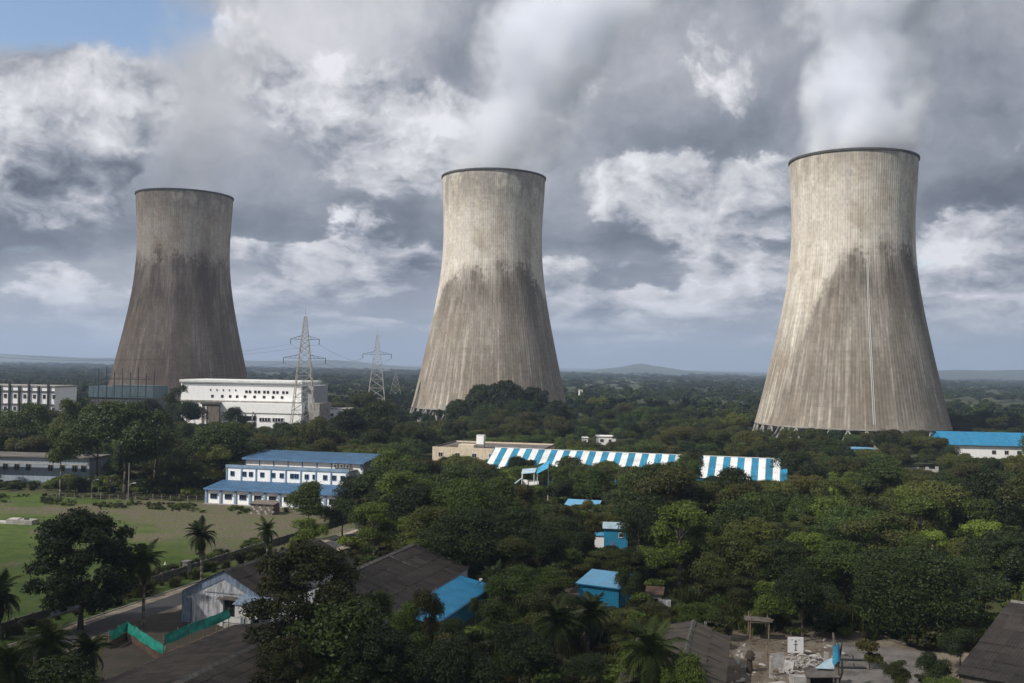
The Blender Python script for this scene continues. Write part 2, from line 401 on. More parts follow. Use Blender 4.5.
def yard_mat():
    m = bpy.data.materials.new('yard'); m.use_nodes = True; t = NT(m.node_tree); b = t.n['Principled BSDF']
    b.inputs['Roughness'].default_value = .95; b.inputs['Specular IOR Level'].default_value = .1
    tc = t.new('ShaderNodeTexCoord'); v = tc.outputs['Object']
    a = t.noise(v, .16, 6, .6); f = t.noise(v, .9, 6, .65)
    g = t.mix(t.ss(a, .42, .6), (.155, .125, .092), (.235, .20, .155)); g = t.mix(t.m('MULTIPLY', t.ss(f, .5, .68), .7), g, (.085, .070, .052))
    t.l.new(g, b.inputs['Base Color'])
    bn = t.new('ShaderNodeBump'); bn.inputs['Strength'].default_value = .6; bn.inputs['Distance'].default_value = .15
    t.l.new(f, bn.inputs['Height']); t.l.new(bn.outputs[0], b.inputs['Normal']); MATS['yard'] = m
yard_mat()
GR = 15000
g = MB()
for i in range(10):
    for j in range(10):
        s = 2 * GR / 10; x, y = -GR + i * s, -GR + j * s + GR * .85
        g.quad((x, y, 0), (x + s, y, 0), (x + s, y + s, 0), (x, y + s, 0))
tag(g.build('ground', 'ground'), 'dark green plain of scrub and tree covered ground', kind='structure')
def sheet_poly(name, pts, z, mat, label):
    m = MB(); m.v = [(p[0], p[1], z) for p in pts]; m.f = [tuple(range(len(pts)))]
    o = m.build(name, mat); return tag(o, label, kind='structure')
AX = R(-17.2)                       # the works' own grid: local +y runs away from the camera and to the right
AV = Vector((math.sin(-AX), math.cos(AX), 0)); BV = Vector((math.cos(AX), -math.sin(-AX), 0))
RO = G(127, 606)                    # a point on the far kerb of the road
def RD(s, o): return RO + AV * s + BV * o   # s along the road, o towards the sheds
fw = RD(0, -5.6)
sheet_poly('field', [fw + AV * -75 - BV * 1, fw + AV * 92 - BV * 1, fw + AV * 92 + BV * 22, G(205, 503), G(130, 497), G(0, 492), G(-120, 488), G(-190, 610)][::1], .008, 'field', 'grass field with bare earth strips beyond the boundary wall')
sheet_poly('verge', [RD(-75, -5), RD(-75, -.1), RD(92, -.1), RD(92, -5)], .012, 'field', 'weedy verge between the road and the boundary wall')
sheet_poly('footpath', [RD(-75, -.1), RD(-75, 8.6), RD(92, 8.6), RD(92, -.1)], .016, 'sand_path', 'sandy shoulders on both sides of the road')
sheet_poly('road', [RD(-75, 1.9), RD(-75, 6.8), RD(92, 6.8), RD(92, 1.9)], .022, 'asphalt', 'narrow grey asphalt road running past the sheds')
kb = MB()
for i in range(60):
    s = -75 + i * 2.8; kb.hexa([RD(s, -.12), RD(s, .12), RD(s + 2.7, .12), RD(s + 2.7, -.12)], [p + Vector((0, 0, .15)) for p in (RD(s, -.12), RD(s, .12), RD(s + 2.7, .12), RD(s + 2.7, -.12))])
tag(kb.build('kerb', 'concrete'), 'low concrete kerb stones along the field side of the road', kind='structure')
sheet_poly('yard', [G(640, 612), G(735, 628), G(840, 626), G(965, 650), G(1010, 690), G(1010, 760), G(600, 760), G(640, 690)], .008, 'yard', 'sandy work yard littered with scraps')
sheet_poly('concrete_pad', [G(838, 642), G(935, 652), G(955, 700), G(842, 700)], .014, 'yard_concrete', 'worn grey concrete pad at the edge of the work yard')
sheet_poly('yard_path', [G(560, 583), G(578, 583), G(586, 640), G(556, 640)], .008, 'yard', 'bare brown earth beside the blue shed')

# hills far behind
def hill(pts, depth, thick, label, seed):
    """ridge with given crest (column, row) at a depth; real mound with slopes to both sides"""
    m = MB(); n = 60; rows = 9; xs = [pts[0][0] + (pts[-1][0] - pts[0][0]) * i / (n - 1) for i in range(n)]
    V = []
    for j in range(rows):
        f = j / (rows - 1) * 2 - 1; d = depth + f * thick
        for i, px in enumerate(xs):
            py = np.interp(px, [p[0] for p in pts], [p[1] for p in pts]); top = ZAT(px, py, depth)
            z = max(top, 2) * (1 - abs(f) ** 1.5) * (.9 + .22 * mnoise.noise((i * .23, j * .6, seed))) * min(1., 6 * min(i, n - 1 - i) / n + .15) - 3
            p = AT(px, depth); V.append((p.x * d / depth, d, z))
    m.v = V
    for j in range(rows - 1):
        for i in range(n - 1): a = j * n + i; m.f.append((a, a + 1, a + n + 1, a + n))
    tag(m.build('hill', 'ground', smooth=True), label, kind='structure')
hill([(500, 371), (590, 370), (612, 366.5), (640, 361), (662, 365.5), (690, 370), (740, 372), (860, 376)], 7600, 900, 'low blue mountain with a rounded peak on the horizon', 1.)
hill([(800, 373), (920, 370), (960, 368.5), (1010, 368.5), (1120, 370), (1300, 376)], 6400, 900, 'long flat topped hill on the horizon beyond the blue roofed hall', 2.)
hill([(-300, 352), (-120, 350), (20, 354), (70, 356), (120, 357), (260, 360), (330, 359), (400, 363), (450, 366)], 8200, 900, 'faint long ridge on the horizon behind the pylons', 3.)

# ------------------------------------------------------------------ cooling towers
def tower_mat(name, light, dark, zs, slope, thc, amp, brown, low=.55):
    m = bpy.data.materials.new(name); m.use_nodes = True; t = NT(m.node_tree); b = t.n['Principled BSDF']
    b.inputs['Roughness'].default_value = .92; b.inputs['Specular IOR Level'].default_value = .15
    tc = t.new('ShaderNodeTexCoord'); x, y, z = t.sep(tc.outputs['Object'])
    th = t.m('ARCTAN2', x, t.m('MULTIPLY', y, -1.))          # 0 facing the camera, positive to the right
    cyl = t.xyz(t.m('MULTIPLY', th, 40.), z, 0.)
    def cyln(sx, sz, sc, det=4, ro=.6, off=0.):
        return t.noise(t.xyz(t.m('ADD', t.m('MULTIPLY', th, 40. * sx), off), t.m('MULTIPLY', z, sz), off), sc, det, ro)
    streak = t.m('ADD', t.m('MULTIPLY', cyln(1., .045, .9, 5, .7), .5), t.m('MULTIPLY', cyln(1., .03, .33, 4, .7, 51.), .5)); streak2 = cyln(1., .02, .28, 4, .65, 31.); patch = cyln(1., .8, .055, 6, .62, 7.)
    cell = t.white(t.xyz(t.m('FLOOR', t.m('MULTIPLY', th, 28.)), t.m('FLOOR', t.m('DIVIDE', z, 1.6)), 3.))
    cell2 = t.white(t.xyz(t.m('FLOOR', t.m('MULTIPLY', th, 9.)), t.m('FLOOR', t.m('DIVIDE', z, 4.8)), 5.))
    # the dark soaked part: an irregular upper edge that falls to the side
    dth = t.m('MAXIMUM', t.m('SUBTRACT', t.m('ABSOLUTE', t.m('SUBTRACT', th, thc)), .42), 0.)
    lim = t.m('SUBTRACT', zs, t.m('MULTIPLY', t.m('MULTIPLY', dth, dth), slope))
    e = t.m('SUBTRACT', lim, z)
    e = t.m('ADD', e, t.m('MULTIPLY', t.m('SUBTRACT', streak2, .5), amp * .35))
    e = t.m('ADD', e, t.m('MULTIPLY', t.m('SUBTRACT', patch, .5), amp * 2.2))
    e = t.m('ADD', e, t.m('MULTIPLY', t.m('SUBTRACT', cell, .5), 8.))
    wet = t.ss(e, -6., 7.)
    fade = t.lin(z, 0., zs, low, 1.)                         # stains thin out downwards where lime has run
    lime = t.m('MULTIPLY', t.ss(streak, .45, .66), t.ss(z, 86., 30.))
    blot = t.ss(t.m('ADD', t.m('MULTIPLY', cyln(1., .30, .10, 4, .62, 23.), .7), t.m('MULTIPLY', streak, .3)), .34, .60, .50, 1.)
    wet = t.m('MULTIPLY', wet, t.m('MULTIPLY', blot, t.m('SUBTRACT', fade, t.m('MULTIPLY', lime, .62), clamp=True)))
    base = t.mix(t.ss(streak, .34, .70), light, tuple(c * .70 for c in light))
    base = t.mix(t.m('MULTIPLY', t.ss(patch, .46, .64), .6), base, brown)
    base = t.mix(t.m('MULTIPLY', t.m('MULTIPLY', t.ss(z, 92., 26.), t.ss(streak, .36, .58)), .88), base, tuple(q * .50 for q in brown))
    dk = t.mix(t.ss(streak, .38, .66), dark, tuple(c * .62 for c in dark))
    c = t.mix(wet, base, dk)
    # grime below the rim and at the lifts
    rimd = t.m('MULTIPLY', t.ss(t.m('ADD', z, t.m('MULTIPLY', t.m('SUBTRACT', streak, .5), 26.)), 124., 150.), .8)
    rimd = t.m('MULTIPLY', rimd, t.ss(cyln(1., .5, .12, 5, .7, 12.), .38, .56))
    c = t.mix(rimd, c, tuple(q * .42 for q in light))
    k = t.m('ADD', t.m('ADD', .83, t.m('MULTIPLY', cell, .22)), t.m('MULTIPLY', cell2, .11))
    lift = t.m('PINGPONG', t.m('DIVIDE', z, 2.4), .5); k = t.m('MULTIPLY', k, t.ss(lift, .0, .10, .91, 1.))
    rib = t.m('PINGPONG', t.m('MULTIPLY', th, 160 / math.pi / 2), .5); k = t.m('MULTIPLY', k, t.ss(rib, .05, .22, .88, 1.))
    c = t.mix(1., c, t.xyz(k, k, k), 'MULTIPLY')
    t.l.new(c, b.inputs['Base Color']); MATS[name] = m
tower_mat('tower_concrete_a', (.645, .590, .505), (.150, .126, .100), 98., 75., .22, 22., (.38, .315, .235), .68)
tower_mat('tower_concrete_b', (.645, .592, .51), (.160, .132, .102), 97., 30., .10, 26., (.39, .32, .24), .45)
tower_mat('tower_concrete_c', (.50, .44, .37), (.125, .092, .068), 106., 4., .0, 14., (.32, .24, .17), .8)
PROF = [(9.6, 50.6), (20, 47.9), (32, 45.0), (43.6, 42.3), (55, 39.9), (67, 37.3), (78, 35.3), (90, 33.4), (102, 32.35), (114, 32.2), (126, 32.5), (138, 33.0), (149, 33.6)]
_leg = {}
def cooling_tower(loc, zk, rk, mat, label, ladder=None):
    t = thing('cooling_tower', label, 'cooling tower', loc, 0., None); t.scale = (rk, rk, 1)
    n = 320; zz = [p[0] for p in PROF]; rr = [p[1] for p in PROF]; m = MB(); lv = 48
    zs = [9.6 + (149 - 9.6) * i / (lv - 1) for i in range(lv)]
    # smooth radii through the profile points
    co = np.polyfit(zz, rr, 5)
    for z in zs:
        r = float(np.polyval(co, z))
        for k in range(n):
            w = 2 * math.pi * k / n; q = r + (.09 if k % 2 else 0.); m.v.append((math.sin(w) * q, -math.cos(w) * q, z * zk))
    for j in range(lv - 1):
        for k in range(n): a = j * n + k; b_ = j * n + (k + 1) % n; m.f.append((a, b_, b_ + n, a + n))
    base = len(m.v)
    for j, z in enumerate(zs[::6] + [149.]):                 # inner skin
        r = float(np.polyval(co, z)) - .7
        for k in range(80):
            w = 2 * math.pi * k / 80; m.v.append((math.sin(w) * r, -math.cos(w) * r, z * zk))
    for j in range(len(zs[::6])):
        for k in range(80): a = base + j * 80 + k; b_ = base + j * 80 + (k + 1) % 80; m.f.append((b_, a, a + 80, b_ + 80))
    m.build('shell', mat, t, smooth=False)
    rt = float(np.polyval(co, 149)); ring = MB(); K = 128
    for k in range(K):
        w0, w1 = 2 * math.pi * k / K, 2 * math.pi * (k + 1) / K
        def P(r, w, z): return (math.sin(w) * r, -math.cos(w) * r, z)
        z0, z1 = 149 * zk - .25, 149 * zk + .75; a, b_ = rt - .9, rt + .7
        ring.quad(P(b_, w0, z0), P(b_, w1, z0), P(b_, w1, z1), P(b_, w0, z1)); ring.quad(P(b_, w0, z1), P(b_, w1, z1), P(a, w1, z1), P(a, w0, z1))
        ring.quad(P(a, w0, z1), P(a, w1, z1), P(a, w1, z0), P(a, w0, z0)); ring.quad(P(a, w0, z0), P(a, w1, z0), P(b_, w1, z0), P(b_, w0, z0))
    ring.build('rim', 'dark_concrete', t)
    rb = float(np.polyval(co, 9.6)); NL = 36
    lint = MB()
    for k in range(72):
        w0, w1 = 2 * math.pi * k / 72, 2 * math.pi * (k + 1) / 72
        P = lambda r, w, z: (math.sin(w) * r, -math.cos(w) * r, z)
        lint.hexa([P(rb - .8, w0, 8.9 * zk), P(rb - .8, w1, 8.9 * zk), P(rb + .4, w1, 8.9 * zk), P(rb + .4, w0, 8.9 * zk)][::-1], [P(rb - .8, w0, 9.62 * zk), P(rb - .8, w1, 9.62 * zk), P(rb + .4, w1, 9.62 * zk), P(rb + .4, w0, 9.62 * zk)][::-1])
    lint.build('ring_beam', 'concrete', t)
    for s in (-1, 1):
        w = s * math.pi / NL * .92
        key = (s, round(zk, 3))
        if key not in _leg:
            _leg[key] = MB().tube((0, -(rb - .2), 9.1 * zk), (math.sin(w) * (rb + 2.6), -math.cos(w) * (rb + 2.6), 0), .42, .5, 6).mesh('leg', 'concrete')
        for k in range(NL): inst('leg', _leg[key], t, Matrix.Rotation(2 * math.pi * k / NL, 4, 'Z'))
    bas = MB()
    for k in range(72):
        w0, w1 = 2 * math.pi * k / 72, 2 * math.pi * (k + 1) / 72
        P = lambda r, w, z: (math.sin(w) * r, -math.cos(w) * r, z)
        bas.hexa([P(rb + 4.0, w1, 0), P(rb + 4.0, w0, 0), P(rb + 4.4, w0, 0), P(rb + 4.4, w1, 0)][::-1], [P(rb + 4.0, w1, 1.3), P(rb + 4.0, w0, 1.3), P(rb + 4.4, w0, 1.3), P(rb + 4.4, w1, 1.3)][::-1])
    bas.build('basin_wall', 'concrete', t)
    if ladder is not None:
        z0, z1, th = ladder; L = MB(); hs = [z0 + (z1 - z0) * i / 30 for i in range(31)]
        for i in range(30):
            for o in (-.45, .45):
                pa, pb = [Vector((math.sin(th + o / 45) * (np.polyval(co, h) + .3), -math.cos(th + o / 45) * (np.polyval(co, h) + .3), h * zk)) for h in (hs[i], hs[i + 1])]
                L.bar(pa, pb, .12)
            for q in range(6):
                h = hs[i] + (hs[i + 1] - hs[i]) * q / 6; r = np.polyval(co, h) + .3
                L.bar((math.sin(th - .45 / 45) * r, -math.cos(th - .45 / 45) * r, h * zk), (math.sin(th + .45 / 45) * r, -math.cos(th + .45 / 45) * r, h * zk), .06)
        L.build('ladder', 'white_paint', t)
    foot(loc, 0, -56, 56, -56, 56); return t
TR = AT(851, 514); TM = AT(490.5, 631); TL = AT(181, 698)
cooling_tower(TR, .968, .94, 'tower_concrete_a', 'pale concrete cooling tower with an arched dark stain, giving off the thickest steam', (12, 92, -.10))
cooling_tower(TM, 1.035, .968, 'tower_concrete_b', 'pale concrete cooling tower in the middle, behind the dark treetops')
cooling_tower(TL, 1.008, .965, 'tower_concrete_c', 'dark brown weathered cooling tower behind the white power station')

# ------------------------------------------------------------------ steam (real volumes above the towers)
def steam_mat(name, dens, height, thr, cut, col):
    m = bpy.data.materials.new(name); m.use_nodes = True; t = NT(m.node_tree); t.n.remove(t.n['Principled BSDF'])
    pv = t.new('ShaderNodeVolumePrincipled'); t.l.new(pv.outputs[0], t.n['Material Output'].inputs['Volume'])
    pv.inputs['Color'].default_value = (*col, 1); pv.inputs['Anisotropy'].default_value = -.25
    tc = t.new('ShaderNodeTexCoord'); v = tc.outputs['Object']; x, y, z = t.sep(v)
    # the plume's own axis and radius by height
    ax = t.m('ADD', t.m('MULTIPLY', z, cut['lean'][0]), t.m('MULTIPLY', t.m('MULTIPLY', z, z), cut['curve'])); ay = t.m('MULTIPLY', z, cut['lean'][1])
    rad = t.m('ADD', cut['r0'], t.m('MULTIPLY', z, cut['grow']))
    w1 = t.noise(t.vm('ADD', v, cut['off']), .022, 5, .62); w2 = t.noise(t.vm('ADD', v, cut['off']), .055, 4, .6)
    dx = t.m('SUBTRACT', x, ax); dy = t.m('SUBTRACT', y, ay)
    rr = t.m('DIVIDE', t.m('SQRT', t.m('ADD', t.m('MULTIPLY', dx, dx), t.m('MULTIPLY', dy, dy))), rad)
    f = t.m('ADD', t.m('SUBTRACT', 1., rr), t.m('MULTIPLY', t.m('SUBTRACT', w1, .5), cut['rag']))
    f = t.m('ADD', f, t.m('MULTIPLY', t.m('SUBTRACT', w2, .5), cut['rag'] * .45))
    f = t.ss(f, thr, thr + cut['soft'])
    f = t.m('MULTIPLY', f, t.ss(z, -1., 6.)); f = t.m('MULTIPLY', f, t.ss(z, height, height * .8))
    t.l.new(t.m('MULTIPLY', f, dens), pv.inputs['Density']); MATS[name] = m
def plume(loc, name_mat, cut, height, label):
    m = MB(); n = 20; lv = 12
    for j in range(lv):
        z = height * j / (lv - 1); ax = z * cut['lean'][0] + z * z * cut['curve']; ay = z * cut['lean'][1]; r = (cut['r0'] + cut['grow'] * z) * (1.25 if j else 1.0)
        for k in range(n):
            w = 2 * math.pi * k / n; m.v.append((ax + math.cos(w) * r, ay + math.sin(w) * r, z))
    for j in range(lv - 1):
        for k in range(n): a = j * n + k; b = j * n + (k + 1) % n; m.f.append((a, b, b + n, a + n))
    m.f.append(tuple(reversed(range(n)))); m.f.append(tuple((lv - 1) * n + k for k in range(n)))
    o = m.build('steam_plume', name_mat, None, loc=loc); tag(o, label, 'steam', 'steam over the cooling towers'); return o
HAVE_STEAM = True
if HAVE_STEAM:
    cr = dict(lean=(.12, -.10), curve=.0, r0=31., grow=.14, rag=1.9, soft=.85, off=(11., 3., 5.))
    steam_mat('steam_thick', .17, 135, .02, cr, (.950, .966, 1.)); plume(TR + Vector((0, 0, 145.5)), 'steam_thick', cr, 135, 'thick white steam rising above the tower with the arched dark stain')
    cm = dict(lean=(.42, -.10), curve=.0006, r0=31., grow=.24, rag=2.2, soft=.9, off=(40., 13., 25.))
    steam_mat('steam_thin', .09, 128, .0, cm, (.950, .966, 1.)); plume(TM + Vector((0, 0, 155.6)), 'steam_thin', cm, 128, 'thin pale steam drifting off the tower in the middle')
    cl = dict(lean=(.10, -.10), curve=.002, r0=30., grow=.25, rag=1.6, soft=.8, off=(70., 43., 15.))
    steam_mat('steam_faint', .010, 120, .0, cl, (.90, .91, .93)); plume(TL + Vector((0, 0, 151.5)), 'steam_faint', cl, 120, 'faint grey steam above the dark brown tower')


# ------------------------------------------------------------------ three-tier office block with blue roofs
def office():
    o = G(206.3, 503.5); q = G(331, 510); d = (q - o); rz = math.atan2(d.y, d.x)
    t = thing('office_building', 'white three tier office block with blue strip roofs and blue pilasters beside the grass field', 'office block', o, rz)
    foot(o, rz, -2, 39, -3, 30)
    MB().box(0, 36.5, 0, 9, 0, 3.75).build('lower_wall', 'white_wall', t)
    MB().box(.6, 34.2, 9, 15, 0, 8.3).build('middle_wall', 'white_wall', t)
    MB().box(2.6, 35.6, 15.0, 27, 0, 10.2).build('upper_wall', 'white_wall', t)
    MB().box(35.62, 35.9, 15.1, 26.9, 0, 10.1).build('shade_toned_side', 'cladding', t)  # end-wall shade put into the colour: grey sheet over the white wall
    MB().box(34.22, 34.45, 9.1, 14.95, 0, 8.2).build('shade_toned_side', 'cladding', t)  # same painted shade on the end of the middle tier
    r = MB().slab((-.5, -.7, 3.95), (37, -.7, 3.95), (37, 8.99, 5.0), (-.5, 8.99, 5.0), .18).build('lower_roof', 'roof_steel_blue', t)
    for k in range(38):
        x = -.4 + k * 1.0; MB().hexa([(x, -.7, 3.95), (x + .09, -.7, 3.95), (x + .09, 8.98, 5.0), (x, 8.98, 5.0)], [(x, -.7, 4.03), (x + .09, -.7, 4.03), (x + .09, 8.98, 5.08), (x, 8.98, 5.08)]).build('seam', 'roof_steel_blue', r)
    r = MB().slab((2.0, 14.2, 10.35), (36.5, 14.2, 10.35), (36.5, 27.6, 11.5), (2.0, 27.6, 11.5), .2).build('upper_roof', 'roof_steel_blue', t)
    for k in range(34):
        x = 2.1 + k * 1.02; MB().hexa([(x, 14.2, 10.35), (x + .09, 14.2, 10.35), (x + .09, 27.5, 11.5), (x, 27.5, 11.5)], [(x, 14.2, 10.44), (x + .09, 14.2, 10.44), (x + .09, 27.5, 11.59), (x, 27.5, 11.59)]).build('seam', 'roof_steel_blue', r)
    MB().box(2.0, 36.5, 14.12, 14.2, 9.95, 10.36).build('fascia', 'trim_blue', t)
    MB().box(-.5, 37, -.78, -.7, 3.6, 3.96).build('fascia', 'trim_blue', t)
    MB().box(.3, 34.5, 8.75, 9.25, 8.3, 9.0).build('parapet', 'band_blue', t)
    MB().box(.3, 34.5, 9.25, 15, 8.3, 8.45).build('flat_roof', 'roof_grey', t)
    for k in range(10): MB().box(k * 4.0 - .28, k * 4.0 + .28, -.3, -.003, 0, 3.74).build('pilaster', 'band_blue', t)
    for k in range(9): MB().box(.6 + k * 4.15 - .16, .6 + k * 4.15 + .16, 8.8, 8.997, 4.9, 8.3).build('pilaster', 'band_blue', t)
    for k in range(9): MB().box(2.7 + k * 4.08 - .1, 2.7 + k * 4.08 + .1, 14.85, 14.997, 8.4, 10.15).build('pilaster', 'trim_blue', t)
    for k in range(9):
        f = window(t, k * 4.0 + 2.0, 2.0, 1.9, 1.25, -.01, bars=2, frame='trim_blue')
        MB().box(k * 4 + .9, k * 4 + 3.1, -.55, -.02, 2.72, 2.80).build('sunshade', 'concrete', f)
    for k, xs in enumerate(((2.7,), (6., 7.8), (10.9,), (13.9, 16.2), (19.0, 20.2), (22.9, 25.0), (27.8, 30.2), (32.4,))):
        for x in xs: window(t, x * 1.03 - .6, 6.75, 1.15, 1.25, 8.99, bars=1, frame='trim_blue')
    for x in (28.5, 30.2, 31.9):
        a = MB().box(x - .55, x + .55, 14.3, 14.99, 8.75, 9.75).build('air_conditioner', 'steel_galv', t)
        MB().tube((x, 14.28, 9.25), (x, 14.31, 9.25), .4, .4, 12).build('fan_grille', 'steel_dark', a)
    MB().box(-.2, 37, -1.2, -.31, 0, .22).build('plinth', 'concrete', t)
office()

# ------------------------------------------------------------------ white power station far behind
def power_station():
    D = 480; o = AT(183, D); q = AT(300, D - 6); d = q - o; rz = math.atan2(d.y, d.x); L = d.length
    t = thing('power_station', 'long white power station with rows of small square windows and a pale flat roof', 'power station', o, rz)
    foot(o, rz, -6, L + 14, -6, 40)
    zt = ZAT(240, 382.5, D); zm = ZAT(240, 402.5, D)
    MB().box(-2, L, 3, 34, 0, zt).build('upper_wall', 'white_wall', t)
    MB().box(-2.5, L + .6, 2.2, 34.6, zt, zt + 1.0).build('roof', 'stripe_white', t)
    MB().box(-2.5, L + .6, 2.15, 2.198, zt - .5, zt - .1).build('gutter', 'steel_galv', t)
    MB().box(-2, L, 2.6, 2.997, zm + .1, zm + .8).build('ledge', 'concrete', t)
    x0 = 20.; MB().box(x0, L + 2, -2, 2.5, ZAT(240, 412, D), zm).build('middle_wall', 'white_wall', t)
    MB().box(x0, L + 1.6, -1.6, 2.5, 0, ZAT(240, 412, D) - .01).build('lower_wall', 'white_wall', t)
    for k in range(3):
        z = ZAT(240, 415 + 6 * k, D)
        f = MB().box(28, 37.5, -1.9, -1.63, z - 2.15, z - .1).build('window', 'concrete_brown', t)
        for j in range(4): MB().box(28.2 + j * 2.35, 30.3 + j * 2.35, -1.94, -1.902, z - 2.1, z - .15).build('pane', 'glass_dark', f)
    for k in range(2):
        z = ZAT(240, 416.5, D)
        f = MB().box(39 + k * 6.4, 44.6 + k * 6.4, -1.9, -1.63, z - 1.7, z + .05).build('window', 'white_paint', t)
        for j in range(4): MB().box(39.2 + k * 6.4 + j * 1.35, 40.3 + k * 6.4 + j * 1.35, -1.94, -1.902, z - 1.6, z - .1).build('pane', 'glass_dark', f)
    for c in (31.2, 36.0): MB().box(c - .25, c + .25, -2.6, -2.15, 0, zm - 4).build('column', 'concrete', t)
    b = MB().box(11.5, 20.0, -3.5, 2.9, 0, ZAT(218, 404, D)).build('stair_tower', 'concrete_brown', t)
    MB().box(10.9, 20.5, -4.1, 2.95, ZAT(218, 404, D), ZAT(218, 404, D) + 1.0).build('cap', 'dark_concrete', b)
    MB().box(13.2, 13.9, -3.9, -3.51, 0, ZAT(218, 406, D)).build('rib', 'white_paint', b)
    for px in (211, 221, 229, 236, 244, 253.5, 263, 272, 281): window(t, (px - 183) * L / 117, ZAT(240, 396.6, D), 1.25, 1.25, 2.99, bars=0, frame='concrete_brown')
    for px in (209, 215.5, 222, 228, 234.5): window(t, (px - 183) * L / 117, ZAT(240, 390.4, D), .7, .8, 2.99, bars=0, frame='concrete')
    for px in (247, 256, 265, 274.5, 284):
        for s in (-1.8, 1.8): window(t, (px + s - 183) * L / 117, ZAT(240, 391.6, D), 1.2, 1.3, 2.99, bars=0, frame='concrete_brown')
    MB().box(L + .01, L + 5, 5, 30, 0, zt - 1).build('side_wing', 'cladding', t)
    MB().box(L + 5.01, L + 10, 0, 20, 0, zm + .5).build('side_wing', 'concrete', t)
power_station()

def white_block():
    D = 420; o = AT(-60, D); q = AT(55.5, D - 4); d = q - o; rz = math.atan2(d.y, d.x); L = d.length
    t = thing('office_building', 'tall white block with dark pilasters and storey bands at the edge of the wood', 'office block', o, rz)
    foot(o, rz, -4, L + 3, -4, 20); zt = ZAT(30, 386.5, D)
    MB().box(0, L, 0, 18, 0, zt).build('wall', 'white_wall', t)
    MB().box(-.3, L + .3, -.3, 18.3, zt, zt + .5).build('roof', 'concrete', t)
    n = 12
    for k in range(n): x = (k + .4) * L / n; MB().box(x - .38, x + .38, -.7, -.003, 0, zt + (2.2 if k % 2 else .3)).build('pilaster', 'steel_dark', t)
    for z in (ZAT(30, 391, D), ZAT(30, 404, D), ZAT(30, 412, D)): MB().box(0, L, -.45, -.005, z - .22, z + .22).build('storey_band', 'dark_concrete', t)
    for z in (ZAT(30, 396, D), ZAT(30, 408.5, D)):
        for k in range(n): window(t, (k + .95) * L / n, z, 1.3, 1.7, -.01, bars=1, frame='concrete')
white_block()

def turbine_hall():
    D = 500; o = AT(90, D); q = AT(156, D - 2); d = q - o; rz = math.atan2(d.y, d.x); L = d.length
    t = thing('turbine_hall', 'blue grey metal clad hall below the dark brown cooling tower', 'hall', o, rz)
    foot(o, rz, -2, L + 2, -5, 20); zt = ZAT(110, 385, D)
    MB().box(0, L, 0, 16, 0, zt - 6.2).build('wall', 'dark_concrete', t)
    for k in range(14): x = k * L / 14; MB().box(x + .06, x + L / 14 - .06, -.5, 15.9, zt - 6.19, zt - .7 * (k < 5)).build('cladding_panel', 'teal_cladding', t)
    g = thing('switchyard_gantry', 'dark steel gantry of tall posts standing before the blue grey hall', 'gantry', AT(95, 470), rz)
    L2 = 60 * .47
    for k in range(8):
        x = 2 + k * L2 / 7.4; h = ZAT(120, (369, 366, 371, 368, 372, 367, 373, 371)[k], 470)
        MB().tube((x, 0, 0), (x, 0, h), .34, .2, 6).build('post', 'steel_dark', g)
    for z, a, b in ((ZAT(120, 379, 470), 0, 7), (ZAT(120, 386, 470), 2, 7), (ZAT(120, 396, 470), 3, 6)): MB().bar((2 + a * L2 / 7.4, -.2, z), (2 + b * L2 / 7.4, -.2, z), .22).build('beam', 'steel_dark', g)
turbine_hall()

# ------------------------------------------------------------------ pylons and their lines
def pylon(px, depth, base_w, top_py, arms, label):
    o = AT(px, depth); H = ZAT(px, top_py, depth); t = thing('pylon', label, 'pylon', o, R(6)); arms = [(ZAT(px, y, depth), w) for y, w in arms]
    zw = arms[-1][0] - 1.5                       # waist
    def hw(z): return base_w / 2 * (1 - z / H) ** .92 + .28
    lv = [0]
    while lv[-1] < H - 2: lv.append(min(lv[-1] + max(hw(lv[-1]) * 1.25, 1.8), H))
    for sx in (-1, 1):
        for sy in (-1, 1):
            m = MB()
            for a, b in zip(lv, lv[1:]): m.bar((sx * hw(a), sy * hw(a), a), (sx * hw(b), sy * hw(b), b), .20)
            m.build('leg', 'steel_tan', t)
    m = MB()
    for a, b in zip(lv, lv[1:]):
        A, B = hw(a), hw(b)
        for c in range(4):
            w = c * math.pi / 2; rot = lambda x, y: (x * math.cos(w) - y * math.sin(w), x * math.sin(w) + y * math.cos(w))
            m.bar((*rot(-A, -A), a), (*rot(B, -B), b), .12); m.bar((*rot(A, -A), a), (*rot(-B, -B), b), .12); m.bar((*rot(-B, -B), b), (*rot(B, -B), b), .11)
    m.build('lattice', 'steel_tan', t)
    MB().tube((0, 0, H - .5), (0, 0, H + 3), .12, .05, 5).build('spike', 'steel_tan', t)
    tips = []
    for z, w in arms:
        for s in (-1, 1):
            a = MB(); k = hw(z)
            for sy in (-1, 1): a.bar((s * k, sy * k, z), (s * w, 0, z + .2), .11); a.bar((s * k, sy * k, z + 1.7), (s * w, 0, z + .3), .09)
            for f in (.33, .66): a.bar((s * (k + (w - k) * f), 0, z + .1), (s * (k + (w - k) * (f - .2)), 0, z + 1.7 * (1 - f + .2)), .07)
            ao = a.build('cross_arm', 'steel_dark', t)
            MB().tube((s * w, 0, z + .2), (s * w, 0, z - 2.2), .16, .16, 6).build('insulator', 'steel_dark', ao); tips.append((s * w, z - 2.2))
    M = Matrix.Translation(o) @ Matrix.Rotation(R(6), 4, 'Z'); return [M @ Vector((x, 0, z)) for x, z in tips]
P1 = pylon(304.5, 455, 11.5, 313, [(339.5, 6.4), (358.5, 9.4)], 'tall lattice pylon with two pairs of arms at the end of the power station')
P2 = pylon(377, 600, 12.5, 333, [(354.5, 8.5)], 'lattice pylon with one pair of arms between power station and middle tower')
pylon(396, 820, 13, 372, [(383, 7.0)], 'very distant short pylon just beyond the second lattice pylon')
